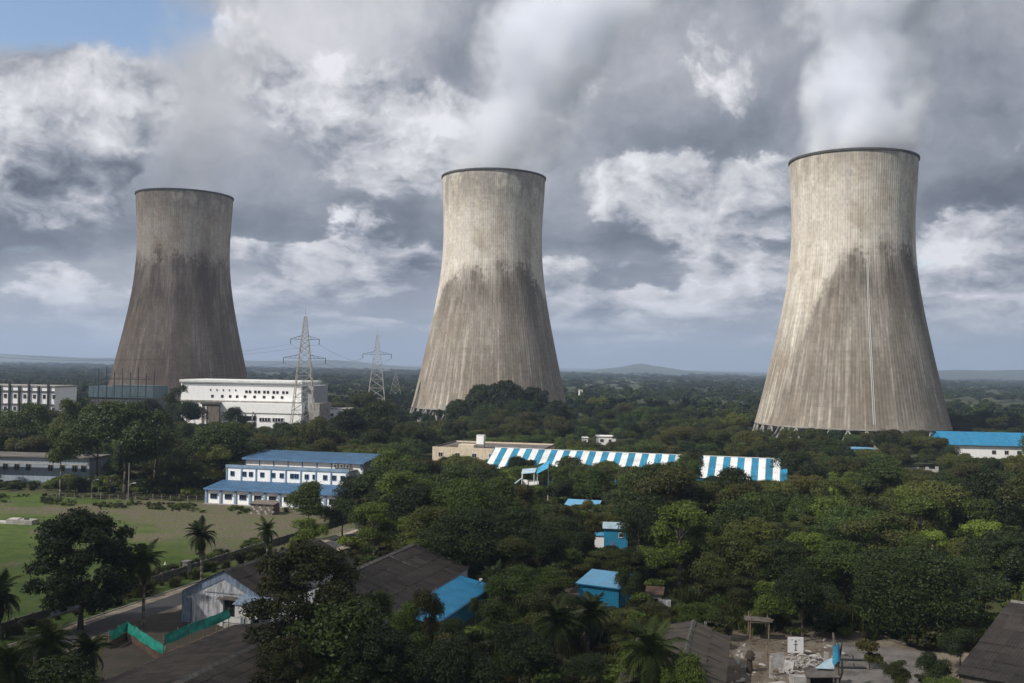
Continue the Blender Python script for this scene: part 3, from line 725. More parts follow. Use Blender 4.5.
def wire(a, b, sag, label):
    m = MB(); pts = [a.lerp(b, i / 16) - Vector((0, 0, sag * 4 * (i / 16) * (1 - i / 16))) for i in range(17)]
    for p, q in zip(pts, pts[1:]): m.tube(p, q, .045, .045, 4, cap=False)
    tag(m.build('power_line', 'steel_dark'), label, 'cable', 'cables strung from the pylons')
for i, w in ((0, 'upper near'), (1, 'upper far'), (2, 'lower near'), (3, 'lower far')):
    wire(P1[i], P2[i % 2], 5, f'{w} thin cable sagging between the two lattice pylons')
    wire(P1[i], P1[i] + Vector((-150, -60, -4 + i)), 7, f'{w} thin cable running from the tall pylon over the power station')

# ------------------------------------------------------------------ smaller far buildings
def simple_house(name, label, cat, px0, px1, depth, top_py, dp, wall, roof, wins=(), rz=None, flat=True, zbase=0, over=.3):
    o = AT(px0, depth); q = AT(px1, depth); L = (q - o).length; rz = 0. if rz is None else rz
    t = thing(name, label, cat, o, rz); H = ZAT((px0 + px1) / 2, top_py, depth); foot(o, rz, -2, L + 2, -3, dp + 2)
    MB().box(0, L, 0, dp, 0, H - .3).build('wall', wall, t)
    if flat: MB().box(-over, L + over, -over, dp + over, H - .3, H).build('roof', roof, t)
    for (u, py, w, h) in wins: window(t, u * L, ZAT((px0 + px1) / 2, py, depth), w, h, -.01, bars=1, frame='concrete')
    return t, L, H
simple_house('annex_building', 'small white annex with a flat roof between the power station and the second pylon', 'annex', 327.5, 350, 490, 408.5, 14, 'white_wall', 'concrete', [(.25, 415, 1.6, 1.5), (.6, 415, 1.6, 1.5), (.85, 415, 1.3, 1.5)])
simple_house('flat_house', 'tiny white flat roofed house among the trees beyond the striped shed', 'house', 597, 617, 462, 436.2, 8, 'white_wall', 'white_paint', [(.3, 440.5, 1.6, 1.3), (.7, 440.5, 1.2, 1.1)])
simple_house('flat_house', 'tiny white hut just to one side of the flat roofed house in the wood', 'hut', 584, 589, 455, 437.5, 5, 'white_wall', 'white_paint', [(.5, 441, .7, .9)])
simple_house('relay_house', 'small white tower hut standing far out on the wooded plain', 'hut', 579.5, 583, 900, 389.5, 7, 'white_wall', 'concrete', [(.5, 392, 1.5, 2.)])
simple_house('far_house', 'distant white house far out on the plain behind the dark treetops', 'house', 606, 612, 1300, 391.5, 12, 'white_wall', 'roof_rust', [(.5, 393, 2., 2.)])
t, L, H = simple_house('bungalow', 'long pale blue bungalow with dark windows behind the trees beyond the field', 'bungalow', -40, 98, 292, 455.5, 11, 'pale_blue_wall', 'roof_grey', [((px + 40) / 138, 466.5, 1.5, 1.9) for px in (-20, -8, 2, 11, 23, 35, 58, 70, 83, 92)], rz=R(-5), over=.7)
MB().box(0, L, -2.2, -.8, H - 2.0, H - 1.85).build('sunshade', 'concrete', t)
simple_house('flat_house', 'small grey blue roofed hut in the wood before the tower with the arched stain', 'hut', 848, 874, 425, 448.5, 8, 'cladding', 'sky_blue_roof', [(.5, 452, 1.5, 1.2)])

def blue_hall():
    D = 430; o = AT(937, D + 12); t = thing('warehouse', 'large bright blue roofed white hall at the foot of the tower with the arched stain', 'warehouse', o, R(-4))
    foot(o, R(-4), -5, 110, -14, 16)
    yr = 0.; He = 5.6; Hr = 10.6; L = 100
    MB().box(0.3, L, -11.5, 11.5, 0, He - .25).build('wall', 'white_wall', t)
    MB().extr([(-12.2, He), (12.2, He), (0, Hr)], 0, .25).build('gable', 'shed_blue', t).matrix_local = Matrix.Rotation(R(-90), 4, 'Z')
    MB().box(-.02, .28, -11.5, 11.5, 0, He - .02).build('end_wall', 'shed_blue', t)
    for s in (-1, 1):
        for k in range(25):
            x = -.4 + k * 4.0; a = (x, s * 12.5, He - .1); b = (x + 3.94, s * 12.5, He - .1); c = (x + 3.94, 0, Hr); d = (x, 0, Hr)
            (MB().slab(a, b, c, d, .12) if s < 0 else MB().slab(d, c, b, a, .12)).build('roof_panel', 'roof_bright_blue', t)
    for k in range(12): window(t, 20 + k * 5.2, 2.7, 1.7, 1.6, -11.51, bars=1, frame='concrete')
blue_hall()

def cream_house():
    D = 348; o = AT(434, D); q = AT(500, D - 5); d = q - o; rz = math.atan2(d.y, d.x); t = thing('cream_building', 'cream walled flat roofed building with a white tank on top behind the striped shed', 'building', o, rz)
    H = ZAT(434, 446.5, D); foot(o, rz, -2, 42, -3, 34)
    MB().box(0, 38, 0, 30, 0, H - .6).build('wall', 'cream', t)
    MB().box(.35, 37.65, .35, 29.65, H - .61, H - .5).build('roof', 'roof_grey', t)
    for a in ((0, 38, 0, .35), (0, 38, 29.65, 30)): MB().box(*a, H - .6, H).build('parapet', 'cream', t)
    for a in ((0, .35, .35, 29.65), (37.65, 38, .35, 29.65)): MB().box(*a, H - .6, H).build('parapet', 'concrete_brown', t)
    MB().box(3, 11, 3, 16, H - .5, H - .35).build('roof_patch', 'roof_rust', t)
    MB().box(9, 14.5, 1.2, 6, H - .5, H + .9).build('stair_head', 'cream', t)
    for k in range(6): window(t, 3 + k * 6, H - 2.6, 1.6, 1.5, -.01, bars=1)
    tk = thing('water_tank', 'white water tank on four legs on the flat roof of the cream building', 'water tank', o + Matrix.Rotation(rz, 3, 'Z') @ Vector((15.3, 8, H - .5)), rz)
    MB().box(-1.3, 1.3, -1.3, 1.3, 1.3, 4.3).build('tank', 'white_wall', tk); MB().box(-1.4, 1.4, -1.4, 1.4, 4.3, 4.45).build('lid', 'white_paint', tk)
    for sx in (-1, 1):
        for sy in (-1, 1): MB().box(sx * 1.1 - .12, sx * 1.1 + .12, sy * 1.1 - .12, sy * 1.1 + .12, 0, 1.3).build('leg', 'concrete', tk)
    MB().tube((1.35, 0, 3), (1.35, 0, 0.1), .07, .07, 6).build('pipe', 'steel_galv', tk)
cream_house()

def striped_shed():
    a = G(490, 447, 9.5); a = AT(497, 324.4); b = AT(788.5, 300.); d = b - a; rz = math.atan2(d.y, d.x); L = d.length; Hr, He, W = 9.5, 4.0, 12.0
    t = thing('striped_shed', 'long shed whose sloping roof is clad in blue and white stripes', 'shed', a, rz); foot(a, rz, -2, L + 3, -W - 5, W + 2)
    n = 44; w = L / n
    for k in range(n):
        x0, x1 = k * w + .012, (k + 1) * w - .012; up = .02 * (k % 3)
        m = MB(); nr = 4
        for i in range(nr):          # troughed sheet
            xa = x0 + (x1 - x0) * i / nr; xb = x0 + (x1 - x0) * (i + 1) / nr; xm = (xa + xb) / 2
            za, zb = (0, .06)
            m.quad((xa, -W, He + za + up), (xm, -W, He + zb + up), (xm, 0, Hr + zb + up), (xa, 0, Hr + za + up)); m.quad((xm, -W, He + zb + up), (xb, -W, He + za + up), (xb, 0, Hr + za + up), (xm, 0, Hr + zb + up))
        m.build('roof_panel', 'stripe_blue' if k % 2 else 'stripe_white', t)
        MB().slab((x0, 0, Hr), (x1, 0, Hr), (x1, W, He), (x0, W, He), .06).build('roof_panel', 'stripe_blue' if k % 2 else 'stripe_white', t)
    MB().box(-.1, L + .1, -.25, .25, Hr + .04, Hr + .16).build('ridge_cap', 'stripe_white', t)
    MB().box(0, L, -W + .3, -W + .5, 0, He - .2).build('wall', 'shed_blue', t); MB().box(0, L, W - .5, W - .3, 0, He - .2).build('wall', 'shed_blue', t)
    for x in (-.2, L): MB().extr([(-W + .3, 0), (W - .3, 0), (W - .3, He - .1), (0, Hr - .1), (-W + .3, He - .1)], 0, .2).build('gable', 'shed_blue', t).matrix_local = Matrix.Translation((x, 0, 0)) @ Matrix.Rotation(R(90), 4, 'Z')
striped_shed()

# ------------------------------------------------------------------ huts and canopies in the wood
def blue_shed():
    a = G(576.4, 583, 3.0); b = G(628.4, 591, 3.0); a.z = b.z = 0; d = b - a; rz = math.atan2(d.y, d.x) + R(5); W = 7.1; Dp = 6.2
    t = thing('metal_shed', 'bright blue sheet metal shed with a pale blue pitched roof in the scrub', 'shed', a, rz); foot(a, rz, -1.5, W + 2, -3.5, Dp + 1)
    n = 7
    for k in range(n):
        m = MB()
        for i in range(4):
            x0 = .25 + (W - .5) * (k + i / 4) / n; x1 = .25 + (W - .5) * (k + (i + 1) / 4) / n; xm = (x0 + x1) / 2
            m.quad((x0, .22, .05), (xm, .28, .05), (xm, .28, 2.95), (x0, .22, 2.95)); m.quad((xm, .28, .05), (x1, .22, .05), (x1, .22, 2.95), (xm, .28, 2.95))
        m.build('wall_panel', 'shed_blue', t)
    MB().box(.25, .33, .3, Dp - .2, 0, 2.9).build('side_wall', 'shed_blue', t); MB().box(W - .33, W - .25, .3, Dp - .2, 0, 2.9).build('side_wall', 'shed_blue', t); MB().box(.3, W - .3, Dp - .3, Dp - .2, 0, 3.7).build('back_wall', 'shed_blue', t)
    for k in range(2):
        x0, x1 = -.15 + k * (W + .3) / 2 + .02 * k, -.15 + (k + 1) * (W + .3) / 2
        r = MB().slab((x0, -.15, 3.0), (x1, -.15, 3.0), (x1, Dp, 4.1), (x0, Dp, 4.1), .05).build('roof_sheet', 'sky_blue_roof', t)
    MB().box(-.2, W + .2, -.2, -.152, 2.86, 3.03).build('eave_trim', 'roof_bright_blue', t)
blue_shed()
def blue_hut():
    o = AT(606.5, 196); t = thing('painted_hut', 'tall narrow hut with bright blue and white walls half hidden by a tree', 'hut', o, R(-6)); foot(o, R(-6), -3, 6, -3, 6)
    MB().box(0, 4.6, 0, 4.5, 0, 4.7).build('wall', 'shed_blue', t); MB().box(-1.8, -.01, .4, 4, 0, 3.1).build('white_wall', 'white_wall', t)
    MB().slab((-.3, -.4, 4.7), (4.9, -.4, 4.7), (4.9, 4.8, 5.2), (-.3, 4.8, 5.2), .08).build('roof', 'tarp_pale', t); MB().box(-2.0, -.02, .2, 4.2, 3.1, 3.2).build('porch_roof', 'tarp_blue', t)
    f = MB().box(1.2, 2.2, -.05, -.003, 0, 2.1).build('door', 'trim_blue', t); MB().box(2.02, 2.1, -.1, -.051, 1.0, 1.1).build('handle', 'steel_galv', f)
    window(t, 3.3, 3.4, .9, 1.0, -.01)
blue_hut()
def low_blue_shed():
    o = AT(566, 236); t = thing('low_shed', 'low shed with a faded pale blue roof deep among the trees', 'shed', o, R(-14)); foot(o, R(-14), -2, 10, -3, 7)
    MB().box(.2, 8, .2, 5.2, 0, 3.4).build('wall', 'pale_blue_wall', t)
    for k in range(4): MB().slab((k * 2.05, -.3, 3.5), (k * 2.05 + 2.02, -.3, 3.5), (k * 2.05 + 2.02, 5.6, 4.3), (k * 2.05, 5.6, 4.3), .06).build('roof_sheet', 'sky_blue_roof', t)
    window(t, 3, 2, 1.2, 1.1, .19)
low_blue_shed()
def canopy():
    D = 262; o = AT(515, D); t = thing('tarpaulin_canopy', 'pale blue tarpaulin canopy on white posts in a gap before the striped shed', 'canopy', o, R(-10)); foot(o, R(-10), -1, 10, -3, 6)
    z = lambda y: ZAT(530, y, D)
    MB().slab((2.2, -.5, z(473.5)), (5.8, -.5, z(472)), (5.8, 3, z(468.5)), (2.0, 3, z(470)), .05).build('tarpaulin', 'tarp_pale', t)
    MB().slab((0, -.6, z(486)), (2.1, -.4, z(479)), (2.1, 2.5, z(478)), (0, 2.5, z(484)), .05).build('tarpaulin', 'tarp_pale', t)
    MB().slab((5.9, .2, z(474)), (9.2, 0, z(467)), (9, 3, z(461)), (6.1, 3, z(468)), .05).build('tarpaulin', 'tarp_blue', t)
    for x, y, top in ((2.4, -.3, 474), (5.6, -.3, 473), (6.4, .3, 474), (.2, 0, 485.5), (2.1, 2.8, 471), (5.7, 2.8, 470), (8.9, 2.8, 463)): MB().tube((x, y, 0), (x, y, z(top)), .13, .11, 6).build('post', 'white_paint', t)
    MB().box(2.4, 6.6, 1.0, 1.2, 0, z(480)).build('back_wall', 'white_wall', t)
canopy()
def low_wall():
    o = AT(904, 365); t = thing('low_wall', 'broken white low wall glimpsed in a gap of the dense wood', 'wall', o, R(-3)); foot(o, R(-3), -1, 14, -4, 1)
    rng = random.Random(3)
    for k in range(11): MB().box(k * 1.15, k * 1.15 + 1.1, 0, .35, 0, ZAT(915, 468, 365) + rng.uniform(-.5, .7)).build('block', 'plaster_white', t)
low_wall()

# ------------------------------------------------------------------ sheds in front
def shed_one():
    o = G(183, 621.5); t = thing('gabled_workshop', 'old workshop with a peeling blue and white gable front and a dark sheet roof', 'workshop', o, AX); foot(o, AX, -1, 14, -1, 28)
    W, L, He, Hr = 12.7, 26.5, 4.1, 7.3; c = W / 2
    MB().extr([(0, 0), (W, 0), (W, He), (c, Hr), (0, He)], 0, .35).build('front_wall', 'old_white', t)
    MB().extr([(0, 0), (W, 0), (W, He), (c, Hr), (0, He)], L - .35, L).build('back_wall', 'old_white', t)
    MB().box(0, .3, .36, L - .36, 0, He).build('side_wall', 'old_white', t); MB().box(W - .3, W, .36, L - .36, 0, He).build('side_wall', 'old_white', t)
    # painted front: blue weathered strip along both verges and down the corner, plaster panel, raised inner gable
    for s in (0, 1):
        x0, x1 = (-.25, c) if s == 0 else (W + .25, c)
        MB().extr([(x0, He - .95), (x0, He + .05), (x1, Hr + .22), (x1, Hr - 1.0)] if s else [(x0, He + .05), (x0, He - .95), (x1, Hr - 1.0), (x1, Hr + .22)], -.10, -.004).build('verge_board', 'old_blue_paint', t)
    MB().box(-.1, 1.35, -.22, -.006, 0, 3.3).build('corner_pier', 'old_blue_paint', t)
    MB().box(1.6, 5.8, -.14, -.006, .1, 3.95).build('plaster_panel', 'old_white', t)
    MB().extr([(c - 3.0, He + .35), (c + 3.0, He + .35), (c, He + 2.0)], -.13, -.006).build('inner_gable', 'old_white', t)
    MB().box(5.95, 6.45, -.3, -.006, 0, 4.0).build('pier', 'white_paint', t)
    d = MB().box(6.6, 9.4, -.06, -.006, 1.4, 3.6).build('window', 'painted_dark', t)
    for k in range(5): MB().box(6.6 + k * .69, 6.66 + k * .69, -.12, -.062, 1.4, 3.6).build('grille_bar', 'steel_dark', d)
    for k in range(3): MB().box(6.6, 9.42, -.16, -.122, 1.75 + k * .65, 1.81 + k * .65).build('grille_bar', 'steel_dark', d)
    MB().box(6.5, 9.6, -.18, -.006, .6, 1.32).build('sill_panel', 'white_paint', t)
    MB().slab((5.7, -.9, 3.78), (9.9, -.9, 3.78), (9.9, -.01, 4.05), (5.7, -.01, 4.05), .07).build('awning', 'roof_grey', t)
    MB().slab((9.2, -2.4, 3.7), (W + 1.5, -2.4, 3.7), (W + 1.5, -.01, 4.45), (9.2, -.01, 4.45), .08).build('porch_roof', 'old_blue_paint', t)
    MB().box(9.5, 12.9, -2.2, -2.05, 2.0, 3.6).build('porch_panel', 'white_paint', t); MB().box(10.4, 10.6, -2.2, -2.0, 0, 2.0).build('porch_post', 'old_blue_paint', t)
    MB().box(10.7, 11.8, -.08, -.006, 0, 2.1).build('door', 'steel_dark', t)
    MB().box(7.0, 9.2, -.9, -.3, 0, .55).build('step', 'plaster_white', t)
    up = Vector((c + .35, 0, Hr - He + .18)); p = Vector((-.35, -.3, He - .02)); sheets(t, p + Vector((0, L + .6, 0)), (0, -L - .6, 0), up, 16, 3, 'asbestos')
    p = Vector((W + .35, -.3, He - .02)); sheets(t, p, (0, L + .6, 0), (-c - .35, 0, Hr - He + .18), 16, 3, 'asbestos')
    for k in range(14): MB().extr([(-.32, -.12), (.32, -.12), (0, .10)], 0, L / 14 - .03).build('ridge_tile', 'ridge_cement', t, loc=(c, k * (L + .4) / 14 - .2, Hr + .22))
shed_one()

def shed_two():
    rn = G(340, 577, 7.0); rf = G(414, 544.5, 7.0); ax = (rf - rn); L = ax.length; rz = math.atan2(ax.y, ax.x) - math.pi / 2; o = Vector((rn.x, rn.y, 0)); foot(o, rz, -9, 17, -4, L + 1)
    t = thing('long_shed', 'long gabled shed with a dark brown sheet roof beside the bright blue lean-to', 'shed', o, rz)
    WL, WR, He, Hr = 7.0, 9.2, 3.9, 7.0; y0 = -6.
    MB().extr([(-WL, 0), (WR, 0), (WR, He - .15), (0, Hr - .15), (-WL, He - .15)], L - .3, L).build('gable', 'old_white', t)
    MB().extr([(-WL, 0), (WR, 0), (WR, He - .15), (0, Hr - .15), (-WL, He - .15)], y0, y0 + .3).build('gable', 'old_white', t)
    MB().box(WR - .35, WR - .05, y0 + .31, L - .31, 0, He - .2).build('side_wall', 'old_white', t); MB().box(-WL, -WL + .3, y0 + .31, L - .31, 0, He - .2).build('side_wall', 'old_white', t)
    sheets(t, (WR + .2, y0 - .2, He - .05), (0, L - y0 + .5, 0), (-WR - .2, 0, Hr - He + .05), 28, 4, 'asbestos', waves=4)
    sheets(t, (-WL - .2, L * .52, He - .05), (0, y0 - L * .52, 0), (WL + .2, 0, Hr - He + .05), 15, 3, 'asbestos', waves=4)
    for k in range(18): MB().extr([(-.42, -.16), (.42, -.16), (0, .12)], 0, (L - y0) / 18 - .04).build('ridge_tile', 'ridge_cement', t, loc=(0, y0 + k * (L - y0) / 18, Hr + .20))
    for k in range(5): MB().extr([(-.2, 0), (.2, 0), (.2, .25), (-.2, .25)], 0, .1).build('verge_stone', 'ridge_cement', t, loc=(.6 + k * 1.8, L + .1, Hr - (Hr - He) * (.6 + k * 1.8) / WR + .1))
    # open, roofless far half of the other slope
    for k in range(4): MB().box(-WL + .31, -.3, L * .52 + .4 + k * 3.1, L * .52 + .58 + k * 3.1, He - .3, He - .05).build('bare_rafter', 'wood_grey', t)
    MB().box(-WL + .31, -.2, L * .52 + .1, L * .52 + .3, 0, He + .6).build('cross_wall', 'concrete_brown', t)
    MB().box(-WL - .05, -WL + .35, L * .52, L - .31, He - .19, He + .05).build('wall_plate', 'concrete', t)
    # bright blue lean-to
    lt = thing('lean_to', 'bright blue sheet lean-to roof against the long dark shed', 'lean-to', o + Matrix.Rotation(rz, 3, 'Z') @ Vector((WR + .45, 0, 0)), rz)
    Lw = 5.3; s0, s1 = -3.0, 22.0; n = 12
    for k in range(n):
        ya = s0 + (s1 - s0) * k / n; yb = s0 + (s1 - s0) * (k + 1) / n - .02; m = MB(); q = 4
        for i in range(q):
            a = ya + (yb - ya) * i / q; b = ya + (yb - ya) * (i + 1) / q; c = (a + b) / 2
            m.quad((0, c, 3.69), (0, a, 3.63), (Lw, a, 2.60), (Lw, c, 2.66)); m.quad((0, b, 3.63), (0, c, 3.69), (Lw, c, 2.66), (Lw, b, 2.60))
        m.build('roof_sheet', 'roof_bright_blue', lt)
    MB().box(Lw - .3, Lw - .15, s0 + .3, s1 - .2, 0, 2.55).build('wall', 'shed_blue', lt)
    MB().box(.1, Lw - .31, s1 - .3, s1 - .2, 0, 2.6).build('end_wall', 'shed_blue', lt)
    MB().box(Lw - .05, Lw + .12, s0, s1, 2.42, 2.55).build('gutter', 'trim_blue', lt)
    MB().box(3.0, 3.5, s1 - .05, s1 + .2, 2.9, 3.45).build('vent', 'white_paint', lt)
shed_two()

def shed_zero():
    a = G(109, 680, 4.0); b = G(236, 625, 4.0); d = b - a; rz = math.atan2(d.y, d.x) - math.pi / 2; L = d.length; o = Vector((a.x, a.y, 0)) - Vector((d.x, d.y, 0)).normalized() * 12; L += 12; foot(o, rz, -1, 20, -2, L + 2)
    t = thing('wide_shed', 'wide low shed with a dark brown patched sheet roof next to the green netting', 'shed', o, rz); W = 9.5; He, Hr = 3.9, 5.3
    MB().box(0, .3, 0, L, 0, He - .1).build('side_wall', 'brick_brown', t); MB().box(2 * W - .3, 2 * W, 0, L, 0, He - .1).build('side_wall', 'brick_brown', t)
    MB().extr([(0.31, 0), (2 * W - .31, 0), (2 * W - .31, He - .15), (W, Hr - .15), (.31, He - .15)], L - .3, L).build('gable', 'old_white', t)
    sheets(t, (-.25, L + .2, He - .02), (0, -L - .2, 0), (W + .25, 0, Hr - He + .02), 30, 6, 'asbestos', waves=4)
    sheets(t, (2 * W + .25, 0, He - .02), (0, L + .2, 0), (-W - .25, 0, Hr - He + .02), 30, 6, 'asbestos', waves=4)
    for k in range(16): MB().box(-.45, -.02, k * L / 16 + .02, (k + 1) * L / 16 - .02, He - .3, He + .02).build('coping_stone', 'ridge_cement', t)
    for k in range(16): MB().extr([(-.42, -.16), (.42, -.16), (0, .12)], 0, L / 16 - .04).build('ridge_tile', 'ridge_cement', t, loc=(W, k * L / 16, Hr + .2))
shed_zero()
sheet_poly('back_yard', [G(100, 660), G(118, 618), G(175, 612), G(240, 618), G(236, 650), G(112, 740)], .018, 'yard_earth', 'brown trodden earth inside the netted yard')

def netting(pts, label, wob, zb=0.):
    o = Vector((pts[0][0], pts[0][1], 0)); o.z = zb; t = thing('net_fence', label, 'net fence', o); rng = random.Random(wob)
    P = [Vector((p[0], p[1], zb)) - o for p in pts]; w = MB()
    for a, b in zip(P, P[1:]):
        d = (b - a).normalized(); nn = Vector((-d.y, d.x, 0)); L = (b - a).length
        w.hexa([a - nn * .14, b - nn * .14, b + nn * .14, a + nn * .14], [p + Vector((0, 0, .95)) for p in (a - nn * .14, b - nn * .14, b + nn * .14, a + nn * .14)]) if not zb else w.hexa([a - nn * .14 - Vector((0, 0, zb)), b - nn * .14 - Vector((0, 0, zb)), b + nn * .14 - Vector((0, 0, zb)), a + nn * .14 - Vector((0, 0, zb))], [a - nn * .14, b - nn * .14, b + nn * .14, a + nn * .14])
        k = max(2, int(L / 2.4))
        for i in range(k + 1): MB().tube(a.lerp(b, i / k), a.lerp(b, i / k) + Vector((0, 0, 2.35)), .06, .05, 6).build('post', 'wood', t)
        m = MB(); nx, nz = int(L / .3), 6; ph = rng.uniform(0, 9)
        for i in range(nx + 1):
            for j in range(nz + 1):
                f = i / nx; p = a.lerp(b, f); q = j / nz
                off = .28 * mnoise.noise((f * L * .5 + ph, q * 1.2, wob)) + (1 - q) * .25
                m.v.append(tuple(p - nn * off * (1 if nn.y > 0 else -1) + Vector((0, 0, 1.05 + 1.1 * q + .13 * mnoise.noise((f * L * .6, 3.3, ph))))))
        for i in range(nx):
            for j in range(nz): c = i * (nz + 1) + j; m.f.append((c, c + nz + 1, c + nz + 2, c + 1))
        m.build('netting', 'green_net', t, smooth=True)
    w.build('low_wall', 'brick_brown', t)
netting([G(109, 633, 2.0), G(127, 623, 2.0), G(166, 648, 2.0)], 'green shade net on posts bent round the corner of the brown yard', 3)
netting([G(170, 652, 3.3) - BV * .9, G(235, 625, 3.3) - BV * .9], 'straight green shade net along the edge of the wide dark roof up to the workshop', 5, 3.0)

# ------------------------------------------------------------------ yard in the front: small hipped shed, hall, frame, board, scraps
def small_shed():
    f = G(694, 621, 5.0); n = G(678, 683, 5.0); d = n - f; rz = math.atan2(d.y, d.x) - math.pi / 2; L = 22.; o = Vector((f.x, f.y, 0)); foot(o, rz, -5.2, 7.6, -1, L)
    t = thing('sagging_shed', 'sagging grey brown sheet roofed shed at the edge of the sandy yard', 'shed', o, rz)
    # local +y runs towards the camera; local +x is to the left of the picture
    WR, WL, He, Hr = 4.2, 6.4, 3.3, 5.0
    MB().extr([(-WR + .2, 0), (WL - .2, 0), (WL - .2, He - .1), (0, Hr - .15), (-WR + .2, He - .1)], .1, .35).build('gable', 'plaster_white', t)
    MB().box(-WR + .2, -WR + .45, .36, L, 0, He - .1).build('side_wall', 'plaster_white', t); MB().box(WL - .45, WL - .2, .36, L, 0, He - .1).build('side_wall', 'plaster_white', t)
    sheets(t, (-WR - .2, L, He), (0, -L, 0), (WR + .2, 0, Hr - He), 20, 2, 'asbestos_pale', jit=.05)
    sheets(t, (WL + .2, 0, He), (0, L, 0), (-WL - .2, 0, Hr - He), 20, 3, 'asbestos_pale', jit=.05)
    for k in range(12): MB().extr([(-.3, -.12), (.3, -.12), (0, .1)], 0, L / 12 - .05).build('ridge_tile', 'ridge_cement', t, loc=(0, k * L / 12, Hr + .16))
small_shed()
def side_hall():
    r = G(1011, 602, 6.8); o = Vector((r.x, r.y, 0)); rz = R(-38); t = thing('side_hall', 'dark sheet roofed hall standing in shade past the big round tree', 'hall', o, rz); foot(o, rz, -3, 45, -28, 12)
    L, W, He, Hr = 40., 26., 3.6, 6.8; B = 10.
    MB().box(.4, L, -W + .3, -W + .6, 0, He - .1).build('front_wall', 'concrete_brown', t)
    MB().extr([(-W + .3, 0), (B - .3, 0), (B - .3, He - .1), (0, Hr - .15), (-W + .3, He - .1)], 0, .3).build('gable', 'concrete_brown', t).matrix_local = Matrix.Translation((.4, 0, 0)) @ Matrix.Rotation(R(90), 4, 'Z')
    sheets(t, (-.2, -W - .2, He), (L, 0, 0), (0, W + .2, Hr - He), 30, 10, 'asbestos', waves=4)
    sheets(t, (L - .2, B + .2, He), (-L, 0, 0), (0, -B - .2, Hr - He), 30, 4, 'asbestos', waves=4)
    for k in range(20): MB().extr([(-.42, -.16), (.42, -.16), (0, .12)], 0, 1.95).build('ridge_tile', 'ridge_cement', t).matrix_local = Matrix.Translation((k * 2., 0, Hr + .2)) @ Matrix.Rotation(R(-90), 4, 'Z')
    MB().box(-.3, -.1, -W, B, He - .4, He - .2).build("verge_board", "wood_grey", t)
side_hall()
def yard_things():
    D = 133; o = G(750, 641); t = thing('timber_frame', 'open timber frame of four posts with a loose plank top in the yard', 'timber frame', o, R(-6))
    for x, y, h in ((0, 0, 3.6), (2.45, .1, 3.1), (0, 1.9, 3.5), (2.5, 2., 3.3)): MB().tube((x, y, 0), (x + .05, y, h), .10, .08, 6).build('post', 'wood', t)
    rng = random.Random(4)
    for k in range(6): MB().box(-.7 + rng.uniform(-.2, .1), 2.9 + rng.uniform(-.2, .3), -.2 + k * .38, .14 + k * .38, 2.72 + .03 * (k % 2), 2.79 + .03 * (k % 2), Matrix.Rotation(R(2.4), 4, 'Y')).build('plank', 'wood_grey', t)
    MB().bar((0, -.12, 2.5), (2.5, -.02, 2.5), .06).build('rail', 'wood', t)
    # board
    o = G(795.5, 655.5); t = thing('notice_board', 'square white board with a black figure emblem standing in the sandy yard', 'board', o, R(-2)); s = .1285
    MB().box(-.98, .98, -.06, .06, .35, 2.3).build('board', 'white_wall', t)
    e = MB(); e.box(-.05, .05, -.075, -.062, .62, 1.62); e.box(-.27, .27, -.075, -.063, 1.34, 1.42); e.tube((0, -.062, 1.80), (0, -.078, 1.80), .13, .13, 10); e.box(-.16, -.06, -.075, -.062, .62, .72); e.box(.06, .16, -.075, -.062, .62, .72); e.box(-.6, -.35, -.075, -.062, 1.95, 2.0); e.box(.3, .55, -.075, -.062, 1.95, 2.0)
    e.build('emblem', 'print_black', t)
    for x in (-.8, .8): MB().box(x - .06, x + .06, .061, .16, 0, 2.2).build('post', 'wood', t)
    MB().box(-.62, -.50, .17, .26, 0, 3.0).build('tall_post', 'brick_brown', t)
    def slab(name, px, py, w, h, th, rz, tilt, mat, label, cat, extra=None):
        o = G(px, py); t = thing(name, label, cat, o, rz); M = Matrix.Rotation(tilt, 4, 'X'); rr = random.Random(int(px))
        b = MB(); p = [(-w / 2, -th / 2), (w / 2, -th / 2), (w / 2, th / 2), (-w / 2, th / 2)]
        top = [(x + rr.uniform(-.06, .06), y, h + rr.uniform(-.12, .1)) for x, y in p]
        b.hexa([M @ Vector((x, y, 0)) for x, y in p], [M @ Vector(q) for q in top]); b.build('slab', mat, t)
        if extra: extra(t, w, h, th, M)
        return t
    def chips(t, w, h, th, M):
        rr = random.Random(int(w * 100))
        for k in range(4):
            x = rr.uniform(-w * .7, w * .7); y = -th - rr.uniform(.1, .5); q = rr.uniform(.1, .28)
            MB().hexa([(x - q, y - q, 0), (x + q, y - q * .8, 0), (x + q * .7, y + q, 0), (x - q * .9, y + q * .8, 0)], [(x - q * .5, y - q * .6, q), (x + q * .6, y - q * .4, q * .8), (x + q * .4, y + q * .5, q), (x - q * .5, y + q * .5, q * .7)]).build('chip', mat_pl, t)
    mat_pl = 'plaster_white'
    slab('plaster_slab', 778, 668, 1.6, 1.75, .22, R(8), R(-9), 'plaster_white', 'square off white plaster panel propped up left of the jumble', 'panel', chips)
    slab('plaster_post', 771, 676, .32, 2.4, .28, R(4), R(2), 'plaster_white', 'thin white plaster post in front of the square propped panel', 'post', chips)
    slab('plaster_post', 826, 668, .55, 1.95, .5, R(-10), R(0), 'plaster_white', 'stout white plaster post beside the blue draped stump', 'post', chips)
    slab('plaster_block', 800, 688, 1.9, 1.4, 1.6, R(3), R(-3), 'plaster_white', 'big white plaster block at the front of the jumble', 'block', chips)
    slab('plaster_block', 778, 690, 1.7, .7, 1.4, R(12), R(0), 'plaster_white', 'low white plaster block next to the big one, lying on the sand', 'block', chips)
    slab('plaster_slab', 788, 672, 1.2, 1.3, .25, R(-35), R(-28), 'plaster_white', 'leaning white plaster panel between the square panel and the jumble', 'panel', chips)
